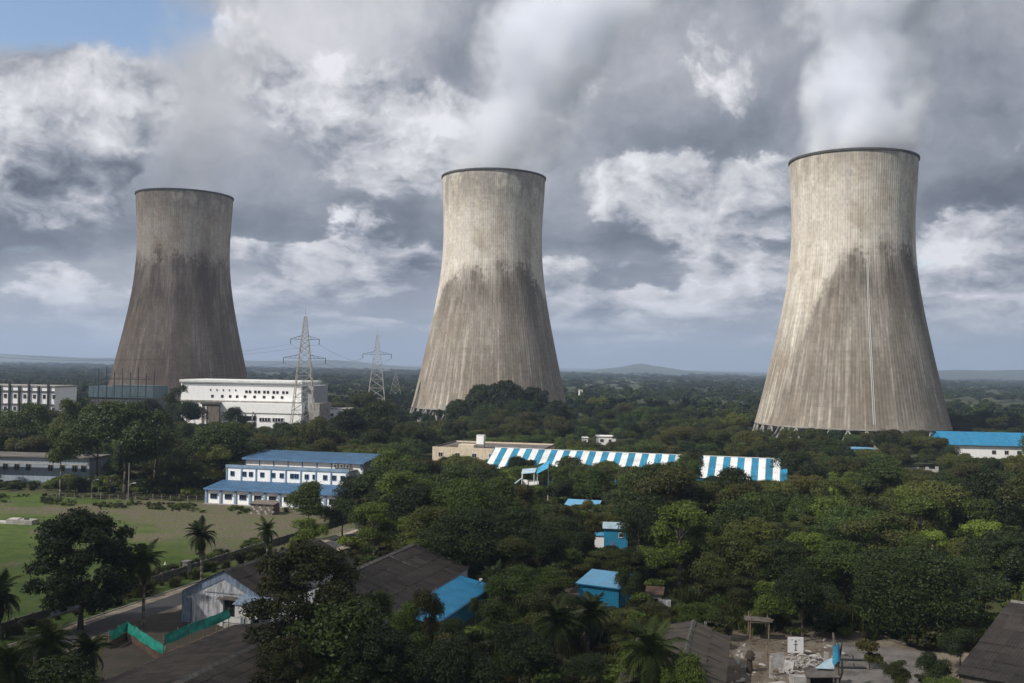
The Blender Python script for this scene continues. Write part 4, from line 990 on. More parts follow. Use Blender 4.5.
    # jumble of broken mouldings: every piece its own
    rr = random.Random(12); words = ('upright curved', 'flat cracked', 'ribbed', 'tilted', 'arched', 'narrow', 'thick stubby', 'thin long', 'crooked', 'chipped')
    for k in range(26):
        px = rr.uniform(789, 822); py = rr.uniform(655, 676); o = G(px, py); nm = words[k % 10]
        t = thing('plaster_moulding', f'{nm} broken white plaster moulding in the jumble behind the big block', 'moulding', o, rr.uniform(0, 6), 'broken plaster mouldings in the jumble')
        m = MB(); n = 7; r = rr.uniform(.35, .9); th = rr.uniform(.08, .17); a0 = rr.uniform(0, 1.2); a1 = a0 + rr.uniform(.9, 2.2)
        pts = [(math.cos(a0 + (a1 - a0) * i / n) * r, rr.uniform(-.02, .02), .15 + math.sin(a0 + (a1 - a0) * i / n) * r * .9) for i in range(n + 1)]
        lo = min(p[2] for p in pts); pts = [(p[0], p[1], p[2] - lo + th) for p in pts]
        m.path(pts, [th * (1 + .2 * math.sin(i)) for i in range(n + 1)], 6); m.build('curved_bar', 'plaster_white', t)
        q = rr.uniform(.15, .3); MB().box(-q, q, -q * .7, q * .7, 0, q * .9).build('foot_block', 'plaster_white' if k % 3 else 'concrete', t)
    # tent-like low roof with blue tarpaulin
    o = G(822, 690); t = thing('scrap_shelter', 'low grey shelter with a blue tarpaulin corner beside the draped stump', 'shelter', o, R(-4)); foot(o, R(-4), -3, 3, -2, 3)
    MB().slab((-1.9, -.6, 1.55), (1.8, -.7, 1.75), (1.75, 1.9, 2.15), (-1.7, 1.9, 1.85), .1).build('roof', 'roof_grey', t)
    MB().slab((-.6, .9, 2.16), (1.5, .6, 2.22), (1.9, 2.2, 3.1), (.9, 2.3, 2.7), .04).build('tarpaulin', 'tarp_pale', t)
    for x, y in ((-1.7, -.4), (1.6, -.5), (1.55, 1.7), (-1.5, 1.7)): MB().box(x - .1, x + .1, y - .1, y + .1, 0, 1.5).build('post', 'wood_grey', t)
    MB().box(-1.6, 1.5, 1.5, 1.6, 0, 1.5).build('painted_shade_panel', 'painted_dark', t)  # near-black sheet, painted shade for the dark under the roof
    o = G(836, 690); t = thing('tree_stump', 'tall dark forked stump draped with a light blue cloth', 'stump', o)
    MB().path([(0, 0, 0), (.1, 0, 2.2), (-.15, 0, 4.3), (-.35, .1, 6.4)], [.34, .30, .24, .10], 8).build('trunk', 'bark_pale', t)
    MB().path([(.1, 0, 2.6), (.45, .1, 4.0), (.7, .1, 5.4)], [.2, .14, .06], 7).build('branch', 'bark', t); MB().path([(0, 0, .4), (.6, -.2, 2.0), (.55, -.3, 3.4)], [.22, .16, .1], 7).build('branch', 'bark', t)
    m = MB(); n = 8
    for i in range(n + 1):
        for j in range(7): f = j / 6; w = math.pi * (1.1 + .9 * i / n * 1.2); m.v.append((math.cos(w) * (.38 + .1 * f) - .05, math.sin(w) * (.38 + .1 * f) - .02, 5.2 - 2.1 * f - .25 * math.sin(i * 1.3)))
    for i in range(n):
        for j in range(6): a = i * 7 + j; m.f.append((a, a + 1, a + 8, a + 7))
    m.build('cloth', 'tarp_blue', t, smooth=True)
    o = G(749.5, 672); t = thing('tree_stump', 'short dark stump with a burnt top on the sand before the timber frame', 'stump', o)
    MB().path([(0, 0, 0), (.03, 0, 1.0), (-.02, 0, 1.5)], [.42, .33, .30], 9).build('trunk', 'bark', t); MB().path([(-.02, 0, 1.45), (.1, .1, 1.9), (.0, .1, 2.5)], [.55, .62, .3], 8).build('burl', 'bark', t)
    o = G(766.5, 661); t = thing('leaning_post', 'thin dark wooden post standing alone in the yard', 'post', o); MB().path([(0, 0, 0), (.04, 0, 1.0), (.02, 0, 1.9)], [.11, .1, .07], 7).build('post', 'wood', t)
    for k, (px, py, lab) in enumerate(((852, 661, 'upper'), (853, 669, 'lower'))):
        o = G(px, py); t = thing('pipe', f'{lab} dark pipe lying on the worn concrete pad', 'pipe', o, R(-6 + 4 * k)); MB().tube((-1.6, 0, .16), (1.6, .1, .16), .14, .14, 8).build('pipe_body', 'steel_dark', t); MB().tube((.2, .05, .16), (.2, .5, .5), .1, .1, 6).build('branch_stub', 'steel_dark', t)
    # flat pale sheet behind the sagging shed, tarpaulins
    o = G(714, 632); t = thing('pale_sheet', 'pale torn sheet lying against the back of the sagging shed', 'sheet', o, R(-15)); MB().slab((-1.4, -.5, .9), (1.3, -.8, .6), (1.4, 1.3, 1.1), (-1.3, .9, 1.3), .03).build('sheet', 'plaster_white', t); MB().box(-1.2, 1.2, .2, .4, 0, .6).build('prop', 'wood', t)
    for px, py, w, l, lab in ((629, 652, 2.9, 3.6, 'larger sky blue tarpaulin draped over a heap beside the sagging shed'), (605, 634, 2.2, 1.8, 'smaller sky blue tarpaulin in the scrub behind the larger one')):
        o = G(px, py); t = thing('tarpaulin', lab, 'tarpaulin', o, R(-20)); m = MB(); n = 12
        for i in range(n + 1):
            for j in range(n + 1):
                u, v = i / n - .5, j / n - .5; m.v.append((u * w, v * l, max(.02, 1.5 - 2.6 * (u * u + v * v)) + .28 * mnoise.noise((u * 4 + px, v * 4, 1.))))
        for i in range(n):
            for j in range(n): a = i * (n + 1) + j; m.f.append((a, a + n + 1, a + n + 2, a + 1))
        m.build('sheet', 'tarp_blue', t, smooth=False)
        MB().box(-w * .32, w * .32, -l * .32, l * .32, 0, .8).build('crate', 'wood_grey', t)
    o = AT(650, 152); t = thing('ruined_hut', 'crumbling small white walled hut between the blue shed and the scrub', 'hut', o, R(-12)); foot(o, R(-12), -1, 5, -2.5, 4)
    MB().box(0, 2.2, 0, .25, 0, 1.9).build('wall', 'plaster_white', t); MB().box(2.21, 3.6, 0, .25, 0, 1.2).build('wall', 'old_white', t); MB().box(0, .25, .26, 2.8, 0, 1.8).build('side_wall', 'old_white', t); MB().box(1.0, 1.7, -.02, -.003, 0, 1.3).build('dark_door_patch', 'painted_dark', t)  # doorway is a flat near-black patch painted for the dark inside, wall uncut
    MB().slab((-.3, -.4, 2.0), (2.5, -.4, 1.95), (2.5, 3, 2.5), (-.3, 3, 2.5), .07).build('roof', 'roof_rust', t)
yard_things()

def rubble():
    rr = random.Random(21); m = [MB(), MB(), MB()]
    for k in range(240):
        px = rr.uniform(728, 850); py = rr.uniform(640, 690); p = G(px, py); r = rr.uniform(.06, .22) * (1.6 if rr.random() < .08 else 1); h = r * rr.uniform(.4, 1.1); w = rr.uniform(0, 6)
        c, s_ = math.cos(w), math.sin(w); e = rr.uniform(.5, 2.6)
        q = [(c * x * e - s_ * y, s_ * x * e + c * y) for x, y in ((-r, -r), (r, -r * .8), (r * .9, r), (-r * .8, r * .9))]
        m[k % 3].hexa([(p.x + x, p.y + y, 0) for x, y in q], [(p.x + x * .7, p.y + y * .75, h * rr.uniform(.7, 1.1)) for x, y in q])
    for k, (mt, lab) in enumerate((('plaster_white', 'pale chips of plaster scattered over the work yard'), ('wood_grey', 'grey scraps of wood scattered over the work yard'), ('brick_brown', 'brown lumps of earth and brick scattered over the work yard'))):
        tag(m[k].build('rubble', mt), lab, kind='stuff')
rubble()

# ------------------------------------------------------------------ field furniture: boundary wall, slab, posts, lamps, stone hut
def boundary():
    t = thing('boundary_wall', 'weathered dark boundary wall between the field and the road', 'wall', RD(0, -5.6), AX); rng = random.Random(8); foot(RD(0, -5.6), AX, -1.0, 1.4, -80, 95)
    for k in range(48):
        y = -62 + k * 3.1; mat = 'pale_blue_wall' if 10 < k < 14 or k in (17, 18) else 'dark_concrete'
        MB().box(-.11, .11, y + .16, y + 2.94, 0, 1.3 + rng.uniform(-.06, .05)).build('wall_panel', mat, t); MB().box(-.18, .18, y - .15, y + .15, 0, 1.45).build('pier', 'concrete_brown', t)
    o = G(186.5, 573); p = thing('gate_post', 'squat pale concrete gate pier in the hedge beside the boundary wall', 'gate post', o, AX); MB().box(-.5, .5, -.5, .5, 0, 1.9).build('pier', 'concrete', p); MB().box(-.62, .62, -.62, .62, 1.9, 2.1).build('cap', 'concrete', p)
    o = G(165, 570); p = thing('gate_post', 'small white pointed marker post standing on the verge by the slim palm', 'marker post', o, AX); MB().box(-.17, .17, -.17, .17, 0, .9).build('pier', 'white_paint', p); MB().hexa([(-.17, -.17, .9), (.17, -.17, .9), (.17, .17, .9), (-.17, .17, .9)], [(-.03, -.03, 1.4), (.03, -.03, 1.4), (.03, .03, 1.4), (-.03, .03, 1.4)]).build('cap', 'white_paint', p)
    o = G(6, 524); t = thing('concrete_platform', 'low pale concrete tank platform lying in the grass field', 'platform', o, R(-8)); foot(o, R(-8), -3, 8, -3, 4)
    MB().box(0, 6.0, 0, 2.6, 0, .95).build('block', 'concrete', t); MB().box(-6, -.01, .2, 2.4, 0, .35).build('slab', 'plaster_white', t); MB().box(.3, 2.4, .4, 1.9, .95, 1.15).build('cover', 'plaster_white', t); MB().box(3.6, 4.4, .8, 1.5, .95, 1.2).build('hatch', 'steel_dark', t)
    for k in range(14):
        p = G(52 + k * 11, 499.5 - .0 * k) if k < 14 else None
    a = G(48, 499); b = G(205, 501); d = b - a; rz = math.atan2(d.y, d.x); L = d.length; t = thing('post_fence', 'thin post and rail fence along the far edge of the grass field', 'fence', a, rz)
    n = 18
    for k in range(n + 1):
        x = L * k / n; MB().box(x - .09, x + .09, -.09, .09, 0, 1.4 + .3 * (k % 3 == 0)).build('post', 'wood_grey', t)
    for z in (.55, 1.0, 1.4): MB().bar((0, -.1, z), (L, -.1, z), .03).build('rail', 'wood_grey', t)
    for px, py, top, lab, arm in ((91.3, 499, 482.5, 'short street lamp with a curved arm at the far edge of the field', 1), (128.3, 500, 463, 'tall pole with a lamp arm half way up at the far edge of the field', 2)):
        o = G(px, py); h = ZAT(px, top, o.y); t = thing('street_lamp', lab, 'street lamp', o, R(0))
        MB().tube((0, 0, 0), (0, 0, h), .17 if arm == 2 else .1, .09, 8).build('pole', 'concrete' if arm == 2 else 'steel_galv', t); z = h if arm == 1 else h * .38
        MB().path([(0, 0, z - .1), (.5, 0, z + .5), (1.2, 0, z + .8)], [.07, .06, .05], 6).build('arm', 'steel_galv', t); MB().hexa([(1.1, -.15, z + .68), (1.9, -.12, z + .76), (1.9, .12, z + .76), (1.1, .15, z + .68)], [(1.1, -.12, z + .85), (1.85, -.1, z + .9), (1.85, .1, z + .9), (1.1, .12, z + .85)]).build('lamp_head', 'glass_lamp', t)
    o = G(250, 514); t = thing('stone_hut', 'small brown rubble hut in front of the office block', 'hut', o, R(-12)); foot(o, R(-12), -1, 7, -2, 4); rng = random.Random(5)
    me = {}
    for j in range(5):
        for k in range(9):
            x = k * .64 + (.3 if j % 2 else 0); w = .6; z0 = j * .5
            MB().hexa([(x, 0, z0), (x + w, 0, z0), (x + w, .6, z0), (x, .6, z0)], [(x + .04, .03, z0 + .47), (x + w - .05, .02 + rng.uniform(0, .06), z0 + .47), (x + w - .04, .6, z0 + .47), (x + .03, .6, z0 + .47)]).build('stone', 'concrete_brown' if (j + k) % 3 else 'concrete', t)
    MB().box(.1, 5.9, .61, 3.4, 0, 2.4).build('body', 'brick_brown', t); MB().slab((-.3, -.3, 2.55), (6.3, -.3, 2.55), (6.2, 3.6, 2.95), (-.2, 3.6, 2.95), .12).build('roof', 'concrete_brown', t)
boundary()

# ------------------------------------------------------------------ trees
def mesh_np(name, V, F, mats, smooth=False):
    me = bpy.data.meshes.new(name); nv, nf = len(V), len(F)
    me.vertices.add(nv); me.vertices.foreach_set('co', V.astype(np.float32).ravel())
    me.loops.add(nf * 4); me.loops.foreach_set('vertex_index', F.astype(np.int32).ravel())
    me.polygons.add(nf); me.polygons.foreach_set('loop_start', np.arange(0, nf * 4, 4, dtype=np.int32)); me.polygons.foreach_set('loop_total', np.full(nf, 4, dtype=np.int32))
    for m in mats: me.materials.append(MATS[m])
    me.update(calc_edges=True); return me
def leaf_cloud(rng, C, Rr, n, size, up=.35, shell=.72, flat=.85, jitter=.55):
    """n leaf sprays on and in lobes with centres C and radii Rr"""
    w = Rr ** 2; w = w / w.sum(); k = rng.choice(len(C), n, p=w)
    d = rng.normal(size=(n, 3)); d /= np.linalg.norm(d, axis=1)[:, None]
    low = d[:, 2] < -.35; d[low, 2] *= -1
    q = shell + (1.08 - shell) * rng.random(n) ** .6
    bump = 1 + .16 * np.sin(d[:, 0] * 7 + k) * np.sin(d[:, 1] * 8 + 1.3 * k) + .10 * np.sin(d[:, 2] * 13 + k)
    stray = rng.random(n) < .10; q[stray] *= rng.uniform(1.05, 1.38, stray.sum())
    p = C[k] + d * (Rr[k] * q * bump)[:, None] * np.array([1, 1, flat])
    nr = d * .75 + rng.normal(size=(n, 3)) * jitter + np.array([0, 0, up]); nr /= np.linalg.norm(nr, axis=1)[:, None]
    a = np.cross(nr, rng.normal(size=(n, 3))); a /= np.linalg.norm(a, axis=1)[:, None]; b = np.cross(nr, a)
    s = size * (.6 + .8 * rng.random(n))[:, None]
    V = np.stack([p - a * s * .5, p + b * s * .30 - nr * s * .06, p + a * s * .5 - nr * s * .12, p - b * s * .30 - nr * s * .06], 1).reshape(-1, 3)
    return V, np.arange(n * 4).reshape(-1, 4)
def lobes(rng, H, Rc, n, z0, shape, lr=(.26, .44), solid=False):
    """lobe centres and radii of a crown of height H - z0 and radius Rc: a few separate masses, each of several lobes"""
    C, Q = [], []; h = H - z0; nm = int(rng.integers(4, 7)) if n > 13 else 3; ms = []
    for i in range(nm):
        w = 2 * math.pi * (i + rng.uniform(-.3, .3)) / nm; rad = rng.uniform(.25, .72); zf = rng.uniform(.12, .92) if i else .95
        if i == 0: rad *= .35
        wide = {'round': 1. - .35 * max(0, zf - .5), 'tall': .80 + .3 * (1 - zf), 'flat': 1.05, 'vase': .55 + .5 * zf, 'cone': 1.15 - .75 * zf}[shape]
        ms.append((math.cos(w) * rad * Rc * wide, math.sin(w) * rad * Rc * wide, zf, rng.uniform(.34, .58)))
    if solid:
        for i in range(n):
            w = i * 2.39996; zf = (i + .5) / n; k = math.sqrt(max(0., 1 - (2 * zf - 1) ** 2)) ** .8 * rng.uniform(.55, .95); r = Rc * rng.uniform(*lr)
            C.append((math.cos(w) * k * (Rc - r * .6), math.sin(w) * k * (Rc - r * .6), z0 + r * .6 + zf * (h - 1.35 * r))); Q.append(r)
        return np.array(C), np.array(Q)
    for i in range(n):
        mx, my, zf, mr = ms[i % nm]
        d = rng.normal(size=3); d /= np.linalg.norm(d); k = rng.uniform(.3, 1.) * mr * Rc
        r = Rc * rng.uniform(lr[0] * .75, lr[1]); zc = z0 + r * .55 + zf * (h - r * 1.35) + d[2] * k * .62
        C.append((mx + d[0] * k, my + d[1] * k, min(max(zc, z0 * .8 + r * .5), H - r * .98))); Q.append(r)
    return np.array(C), np.array(Q)
def trunk_mesh(rng, H, z0, Rc, C, nb, r0, mat, lean=0.):
    m = MB(); top = z0 + (H - z0) * .55; p = [(0, 0, -.2)]; k = 5
    for i in range(1, k + 1): p.append((lean * i / k + rng.normal() * .10 * i / k, rng.normal() * .10 * i / k, top * i / k))
    rad = [r0 * (1 - .16 * i) for i in range(k + 1)]; rad[0] *= 1.3; m.path(p, rad, 7)
    for j in rng.choice(len(C), min(nb, len(C)), replace=False):
        c = C[j]; f = min(.95, max(.35, (c[2] - .35 * np.hypot(c[0], c[1])) / top)); i = min(int(f * k), k - 1)
        s = Vector(p[i]).lerp(Vector(p[i + 1]), f * k - i if f * k - i < 1 else 1); e = Vector(c); mid = s.lerp(e, .5) + Vector((0, 0, .06 * (e - s).length))
        m.path([s, mid, e], [r0 * .42, r0 * .28, r0 * .08], 5)
    return m.mesh('trunk', mat, True)
TREE = {}
def tree_kind(key, seed, H, Rc, n_l, n_leaf, size, leaf, shape='round', z0f=.28, bark='bark', r0=.32, flat=.85, shell=.72, nb=9, lean=0., jitter=.5, up=.3, lr=(.27, .46), solid=False):
    rng = np.random.default_rng(seed); C, Q = lobes(rng, H, Rc, n_l, H * z0f, shape, lr, solid)
    V, F = leaf_cloud(rng, C, Q, n_leaf, size, shell=shell, flat=flat, jitter=jitter, up=up)
    cm = mesh_np('crown', V, F, [leaf]); tm = trunk_mesh(rng, H, H * z0f, Rc, C, nb, r0, bark, lean)
    TREE[key] = (cm, tm, H, Rc)
# kinds: height 12, crown radius about 5 - scaled when placed
tree_kind('round_a', 1, 12, 6.0, 20, 22059, 0.32, 'leaf_dark')
tree_kind('round_b', 2, 12, 6.3, 22, 23085, 0.31, 'leaf_mid', z0f=.2)
tree_kind('round_c', 3, 12, 5.8, 20, 22059, 0.29, 'leaf_olive', z0f=.22)
tree_kind('wide_a', 4, 11, 7.2, 26, 25650, 0.32, 'leaf_mid', 'flat', .30, flat=.7)
tree_kind('tall_a', 5, 15, 5.0, 24, 21546, 0.31, 'leaf_dark', 'tall', .2)
tree_kind('tall_b', 6, 15, 4.8, 20, 18981, 0.29, 'leaf_olive', 'vase', .3, bark='bark_pale')
tree_kind('light_a', 7, 9, 4.4, 26, 19237, 0.28, 'leaf_light', 'round', .15)
tree_kind('airy_a', 8, 13, 4.6, 18, 9234, 0.31, 'leaf_mid', 'vase', .32, bark='bark_pale', shell=.4, r0=.24)
tree_kind('brown_a', 9, 14, 4.8, 30, 21802, 0.29, 'leaf_brown', 'tall', .14)
tree_kind('feather_a', 16, 14, 4.6, 26, 15000, .30, 'leaf_light', 'tall', .14, bark='bark_pale', flat=.6, shell=.5)
tree_kind('feather_b', 17, 13, 5.4, 30, 15000, .30, 'leaf_olive', 'flat', .2, flat=.55, shell=.5)
tree_kind('bush_a', 10, 3.2, 2.2, 12, 2200, .36, 'leaf_mid', 'round', .04, r0=.10, nb=5)
tree_kind('bush_b', 11, 2.6, 2.4, 12, 2200, .34, 'leaf_light', 'round', .04, r0=.10, nb=5)
tree_kind('bush_c', 12, 3.4, 1.9, 10, 2000, .36, 'leaf_brown', 'tall', .04, r0=.10, nb=5)
tree_kind('far_a', 13, 12, 5.4, 16, 1300, 1.15, 'leaf_far', 'round', .12, r0=.35, nb=3)
tree_kind('far_b', 14, 11, 6.0, 18, 1400, 1.2, 'leaf_far', 'flat', .15, r0=.35, nb=3)
tree_kind('far_c', 15, 14, 4.4, 14, 1200, 1.1, 'leaf_far', 'tall', .12, r0=.35, nb=3)
def reed_kind(key, seed, leaf, h, n):
    rng = np.random.default_rng(seed); V = []
    for i in range(n):
        b = rng.normal(size=2) * .45; a = rng.uniform(0, 6.28); hh = h * rng.uniform(.55, 1.05); out = rng.uniform(.2, .9); w = .05; px, py = -math.sin(a) * w, math.cos(a) * w
        P = [(b[0] + math.cos(a) * out * f * f * hh * .55, b[1] + math.sin(a) * out * f * f * hh * .55, hh * f * (1 - .32 * out * f)) for f in (0, .4, .75, 1.)]
        for (p, wp), (q, wq) in zip(zip(P, (1, 1, .8)), zip(P[1:], (1, .8, .15))):
            V += [(p[0] - px * wp, p[1] - py * wp, p[2]), (p[0] + px * wp, p[1] + py * wp, p[2]), (q[0] + px * wq, q[1] + py * wq, q[2]), (q[0] - px * wq, q[1] - py * wq, q[2])]
    V = np.array(V); cm = mesh_np('crown', V, np.arange(len(V)).reshape(-1, 4), [leaf]); TREE[key] = (cm, MB().tube((0, 0, -.1), (0, 0, .5), .2, .05, 6).mesh('stem', 'bark'), h, 1.2)
reed_kind('reed_a', 31, 'leaf_olive', 3.0, 260); reed_kind('reed_b', 32, 'leaf_palm', 3.6, 220)
# the ones near the camera, each with its own crown
tree_kind('hero_dark', 121, 16.4, 8.4, 34, 46000, .36, 'leaf_dark', 'round', .10, shell=.55, r0=.40, nb=16, lr=(.15, .30), solid=True)
tree_kind('hero_brown', 122, 16.6, 7.4, 36, 48000, .31, 'leaf_brown', 'tall', .05, shell=.55, nb=14, lr=(.16, .30), solid=True)
tree_kind('hero_round', 23, 12.5, 8.2, 60, 60000, .27, 'leaf_mid', 'round', .05, shell=.66, nb=12, lr=(.18, .34), solid=True)
tree_kind('hero_mid', 24, 14.5, 5.8, 40, 36000, .31, 'leaf_mid', 'tall', .12, shell=.66, nb=12)
tree_kind('hero_leafy', 25, 8.5, 4.0, 24, 24000, .31, 'leaf_mid', 'round', .08, shell=.6, nb=10)

tree_kind('hero_clump', 26, 14, 6.2, 44, 30000, .42, 'leaf_dark', 'tall', .04, shell=.66, nb=8, lr=(.18, .36), solid=True)

def place_tree(key, x, y, H, rz=0., wide=1., label=None, group=None, name='broadleaf_tree', cat='tree'):
    cm, tm, H0, R0 = TREE[key]; s = H / H0
    t = thing(name, label, cat, (x, y, 0), rz, group); t.scale = (s * wide, s * wide, s)
    inst('trunk', tm, t); inst('crown', cm, t); return t
PLACED = []      # x, y, crown radius
def hero(key, px, depth, top_py, label, wide=1., name='broadleaf_tree', cat='tree', group=None, rz=None, occ=True):
    p = AT(px, depth); H = ZAT(px, top_py, depth); t = place_tree(key, p.x, p.y, H, random.uniform(0, 6.28) if rz is None else rz, wide, label, group, name, cat)
    if occ: PLACED.append((p.x, p.y, TREE[key][3] * H / TREE[key][2] * wide))
    return t
hero('hero_dark', 88, 134, 510, 'big dark many limbed tree standing between the road and the field', .98, rz=1.0)
hero('hero_brown', 312, 111, 541, 'tall brownish tree in front of the workshop and the long dark shed', 1.0)
hero('hero_leafy', 350, 104, 602, 'mid green low tree at the foot of the tall brownish tree', 1.15)
hero('hero_brown', 292, 99, 636, 'small brownish tree under the tall brownish tree, on the wide shed side', .9)
hero('hero_mid', 380, 114, 592, 'leafy dark tree growing up against the near wall of the long shed', .8)
hero('round_b', 428, 106, 632, 'rounded tree at the bottom, just below the bright blue lean-to', .9)
hero('round_a', 462, 100, 640, 'dark tree at the bottom next to a rounded one below the lean-to', .9)
hero('light_a', 690, 101, 652, 'light green tree top in front of the sagging shed', .6)
hero('light_a', 640, 106, 640, 'light green bushy tree by the larger sky blue tarpaulin', .7)
hero('hero_dark', 385, 101, 628, 'dark bushy tree at the near corner of the long shed', 1.0)
hero('hero_round', 918, 136, 549, 'big round topped green tree beside the shaded side hall', 1.12)
hero('hero_mid', 655, 214, 463, 'tall leafy tree rising over the painted hut, before the striped shed', 1.0)
hero('hero_mid', 312, 203, 481, 'round dark tree covering the end of the lower blue roof of the office block', .80)
hero('airy_a', 64, 256, 428, 'slender tree with a bare lower trunk at the far edge of the field', .75)
hero('round_a', 128, 262, 402, 'huge dark crowned tree towering behind the field pole lamp', .86, rz=2.)
hero('round_a', 100, 285, 405, 'big dark tree just past the slender tree at the field edge', .72)
hero('tall_a', 158, 275, 408, 'dark tall tree between the huge dark crown and the office block', .9)
hero('round_b', 30, 330, 402, 'broad green tree in front of the tall white block', .85)
hero('round_c', 72, 320, 398, 'olive green tree below the blue grey hall', .60)
hero('round_b', 4, 322, 420, 'green tree at the very edge of the picture below the white block', .62)
hero('round_b', 74, 440, 391, 'green tree between the white block and the blue grey hall', .8)
hero('round_c', 112, 400, 400, 'olive tree standing before the dark gantry posts', .7)
hero('round_a', 148, 420, 399, 'dark tree at the end of the gantry by the power station', .7)
hero('airy_a', 176, 425, 384, 'thin crowned airy tree in front of the power station end', .7)
hero('round_a', 188, 400, 401, 'dark round tree in front of the power station beside the brown stair tower', .7)
hero('round_a', 236, 430, 407, 'small dark tree standing against the power station wall', .60)
hero('round_b', 216, 330, 430, 'green tree between the power station and the office block', .8)
hero('round_c', 318, 330, 416, 'yellowish green tree behind the office block roof', .70)
hero('round_b', 290, 345, 424, 'rounded green tree behind the office block, next to a yellowish one', .8)
hero('tall_a', 352, 345, 408, 'tall dark tree before the white annex', .95)
hero('round_a', 378, 380, 401, 'dark broad tree at the feet of the second lattice pylon', .8)
hero('round_b', 396, 262, 448, 'dense green tree touching the end of the office block', .9)
hero('round_a', 355, 228, 476, 'dark green tree covering the corner of the office block', .8)
hero('hero_clump', 482, 550, 384, 'dark tall tree standing before the middle tower on its stained foot', 1.0)
hero('hero_clump', 506, 540, 380, 'very tall dark tree in the clump before the middle tower', 0.95)
hero('hero_clump', 534, 545, 387, 'dark tree closing the clump before the middle tower', 1.05)
hero('hero_clump', 558, 520, 400, 'dark pointed tree at the shaded edge of the middle tower', .9)
hero('hero_clump', 460, 500, 399, 'pale green tree leaning on the clump before the middle tower', 0.9)
hero('hero_round', 520, 505, 399, 'broad dark tree in front of the clump before the middle tower', .8)
hero('hero_round', 489, 490, 404, 'broad green tree low in front of the clump before the middle tower', .8)
hero('round_a', 590, 560, 403, 'dark tree past the shaded edge of the middle tower', .8)
hero('round_b', 640, 520, 409, 'rounded green tree between the middle tower and the one with the arched stain', .8)
hero('round_a', 716, 470, 422, 'dark tree just before the lit edge of the tower with the arched stain', .8)
hero('hero_mid', 470, 186, 478, 'leafy green tree in front of the cream building', 1.05)
hero('round_a', 430, 200, 486, 'dark green tree between the office block and the cream building', 1.0)
hero('round_c', 565, 268, 470, 'olive tree in front of the stripes, beside the pale canopy', .75)
hero('brown_a', 590, 222, 500, 'brownish bare stemmed tree beside the painted hut', .8)
hero('brown_a', 694, 286, 452, 'reddish brown tree hiding the middle of the striped roof', .72)
hero('light_a', 500, 132, 598, 'light green bushy tree beside the bright blue lean-to', 1.0)
hero('brown_a', 432, 116, 590, 'yellow brown shrubby tree overhanging the bright blue lean-to', .55)
hero('bush_c', 872, 122, 640, 'reddish brown sapling at the edge of the concrete pad', .8, name='sapling', cat='sapling')

hero('round_a', 415, 232, 462, 'big dark tree beside the pale canopy side of the cream building', .9)
hero('round_b', 452, 222, 466, 'big green tree hiding the foot of the cream building wall', .9)
hero('hero_mid', 500, 210, 477, 'big leafy tree before the pale canopy', 1.05)
hero('round_a', 385, 226, 466, 'dark tree in the row beside the office block gable', .9)
hero('round_c', 440, 172, 505, 'olive tree lower down in front of the dark green trees', 1.0)
hero('round_a', 520, 178, 507, 'dark tree standing before the faded low shed', .9)
hero('round_b', 688, 276, 453, 'green tree hiding the middle of the stripes beside a reddish brown one', .62)
hero('round_c', 576, 214, 505, 'olive green tree covering the front of the faded low shed', .7)
hero('round_a', 641, 186, 505, 'dark tree hiding one corner of the hut', .62)
hero('brown_a', 592, 186, 519, 'small reddish brown tree right before the white wall of the painted hut', .55)
hero('round_b', 630, 150, 566, 'low dark leaved tree overhanging the back of the blue metal shed', .62)
hero('light_a', 415, 124, 600, 'yellowish green tree covering the near end of the bright blue lean-to', .7)
hero('light_a', 310, 184, 518, 'light green tree by the road beyond the workshop roof', .9)
hero('round_a', 346, 204, 498, 'dark round tree at the far end of the road', .9)
hero('round_b', 372, 192, 503, 'green tree next to the dark round one at the end of the road', .9)
hero('hero_leafy', 74, 99, 656, 'dark low bush filling the foot of the palms nearest the camera', 1.3, name='shrub', cat='bush')
hero('hero_leafy', 22, 106, 650, 'dark low bush under the palm cut off at the edge', 1.2, name='shrub', cat='bush')
hero('round_a', 962, 122, 628, 'dark tree overhanging the near corner of the shaded side hall', .8)
hero('round_c', 900, 112, 660, 'low olive tree at the edge of the concrete pad, beside the reddish sapling', .8)
hero('round_b', 935, 113, 652, 'low green tree between the concrete pad and the shaded side hall', .8)
hero('round_b', 480, 139, 597, 'green tree against the outer wall of the bright blue lean-to', .55)
hero('round_a', 458, 124, 619, 'dark low tree at the near end wall of the bright blue lean-to', .9)
hero('round_a', 418, 575, 411, 'dark tree at the lit foot of the middle tower, nearest its legs', .9)
hero('round_b', 428, 560, 413, 'green tree beside the dark tree at the lit foot of the middle tower', .9)
hero('tall_a', 440, 590, 409, 'narrow dark tree hiding the lit foot of the middle tower', .9)
hero('round_a', 770, 176, 520, 'large dark tree behind the timber frame', 1.0)
hero('round_b', 845, 152, 540, 'large green tree next to the big round topped tree', 1.0)
hero('round_a', 805, 134, 570, 'dark tree overhanging the back of the work yard', .85)

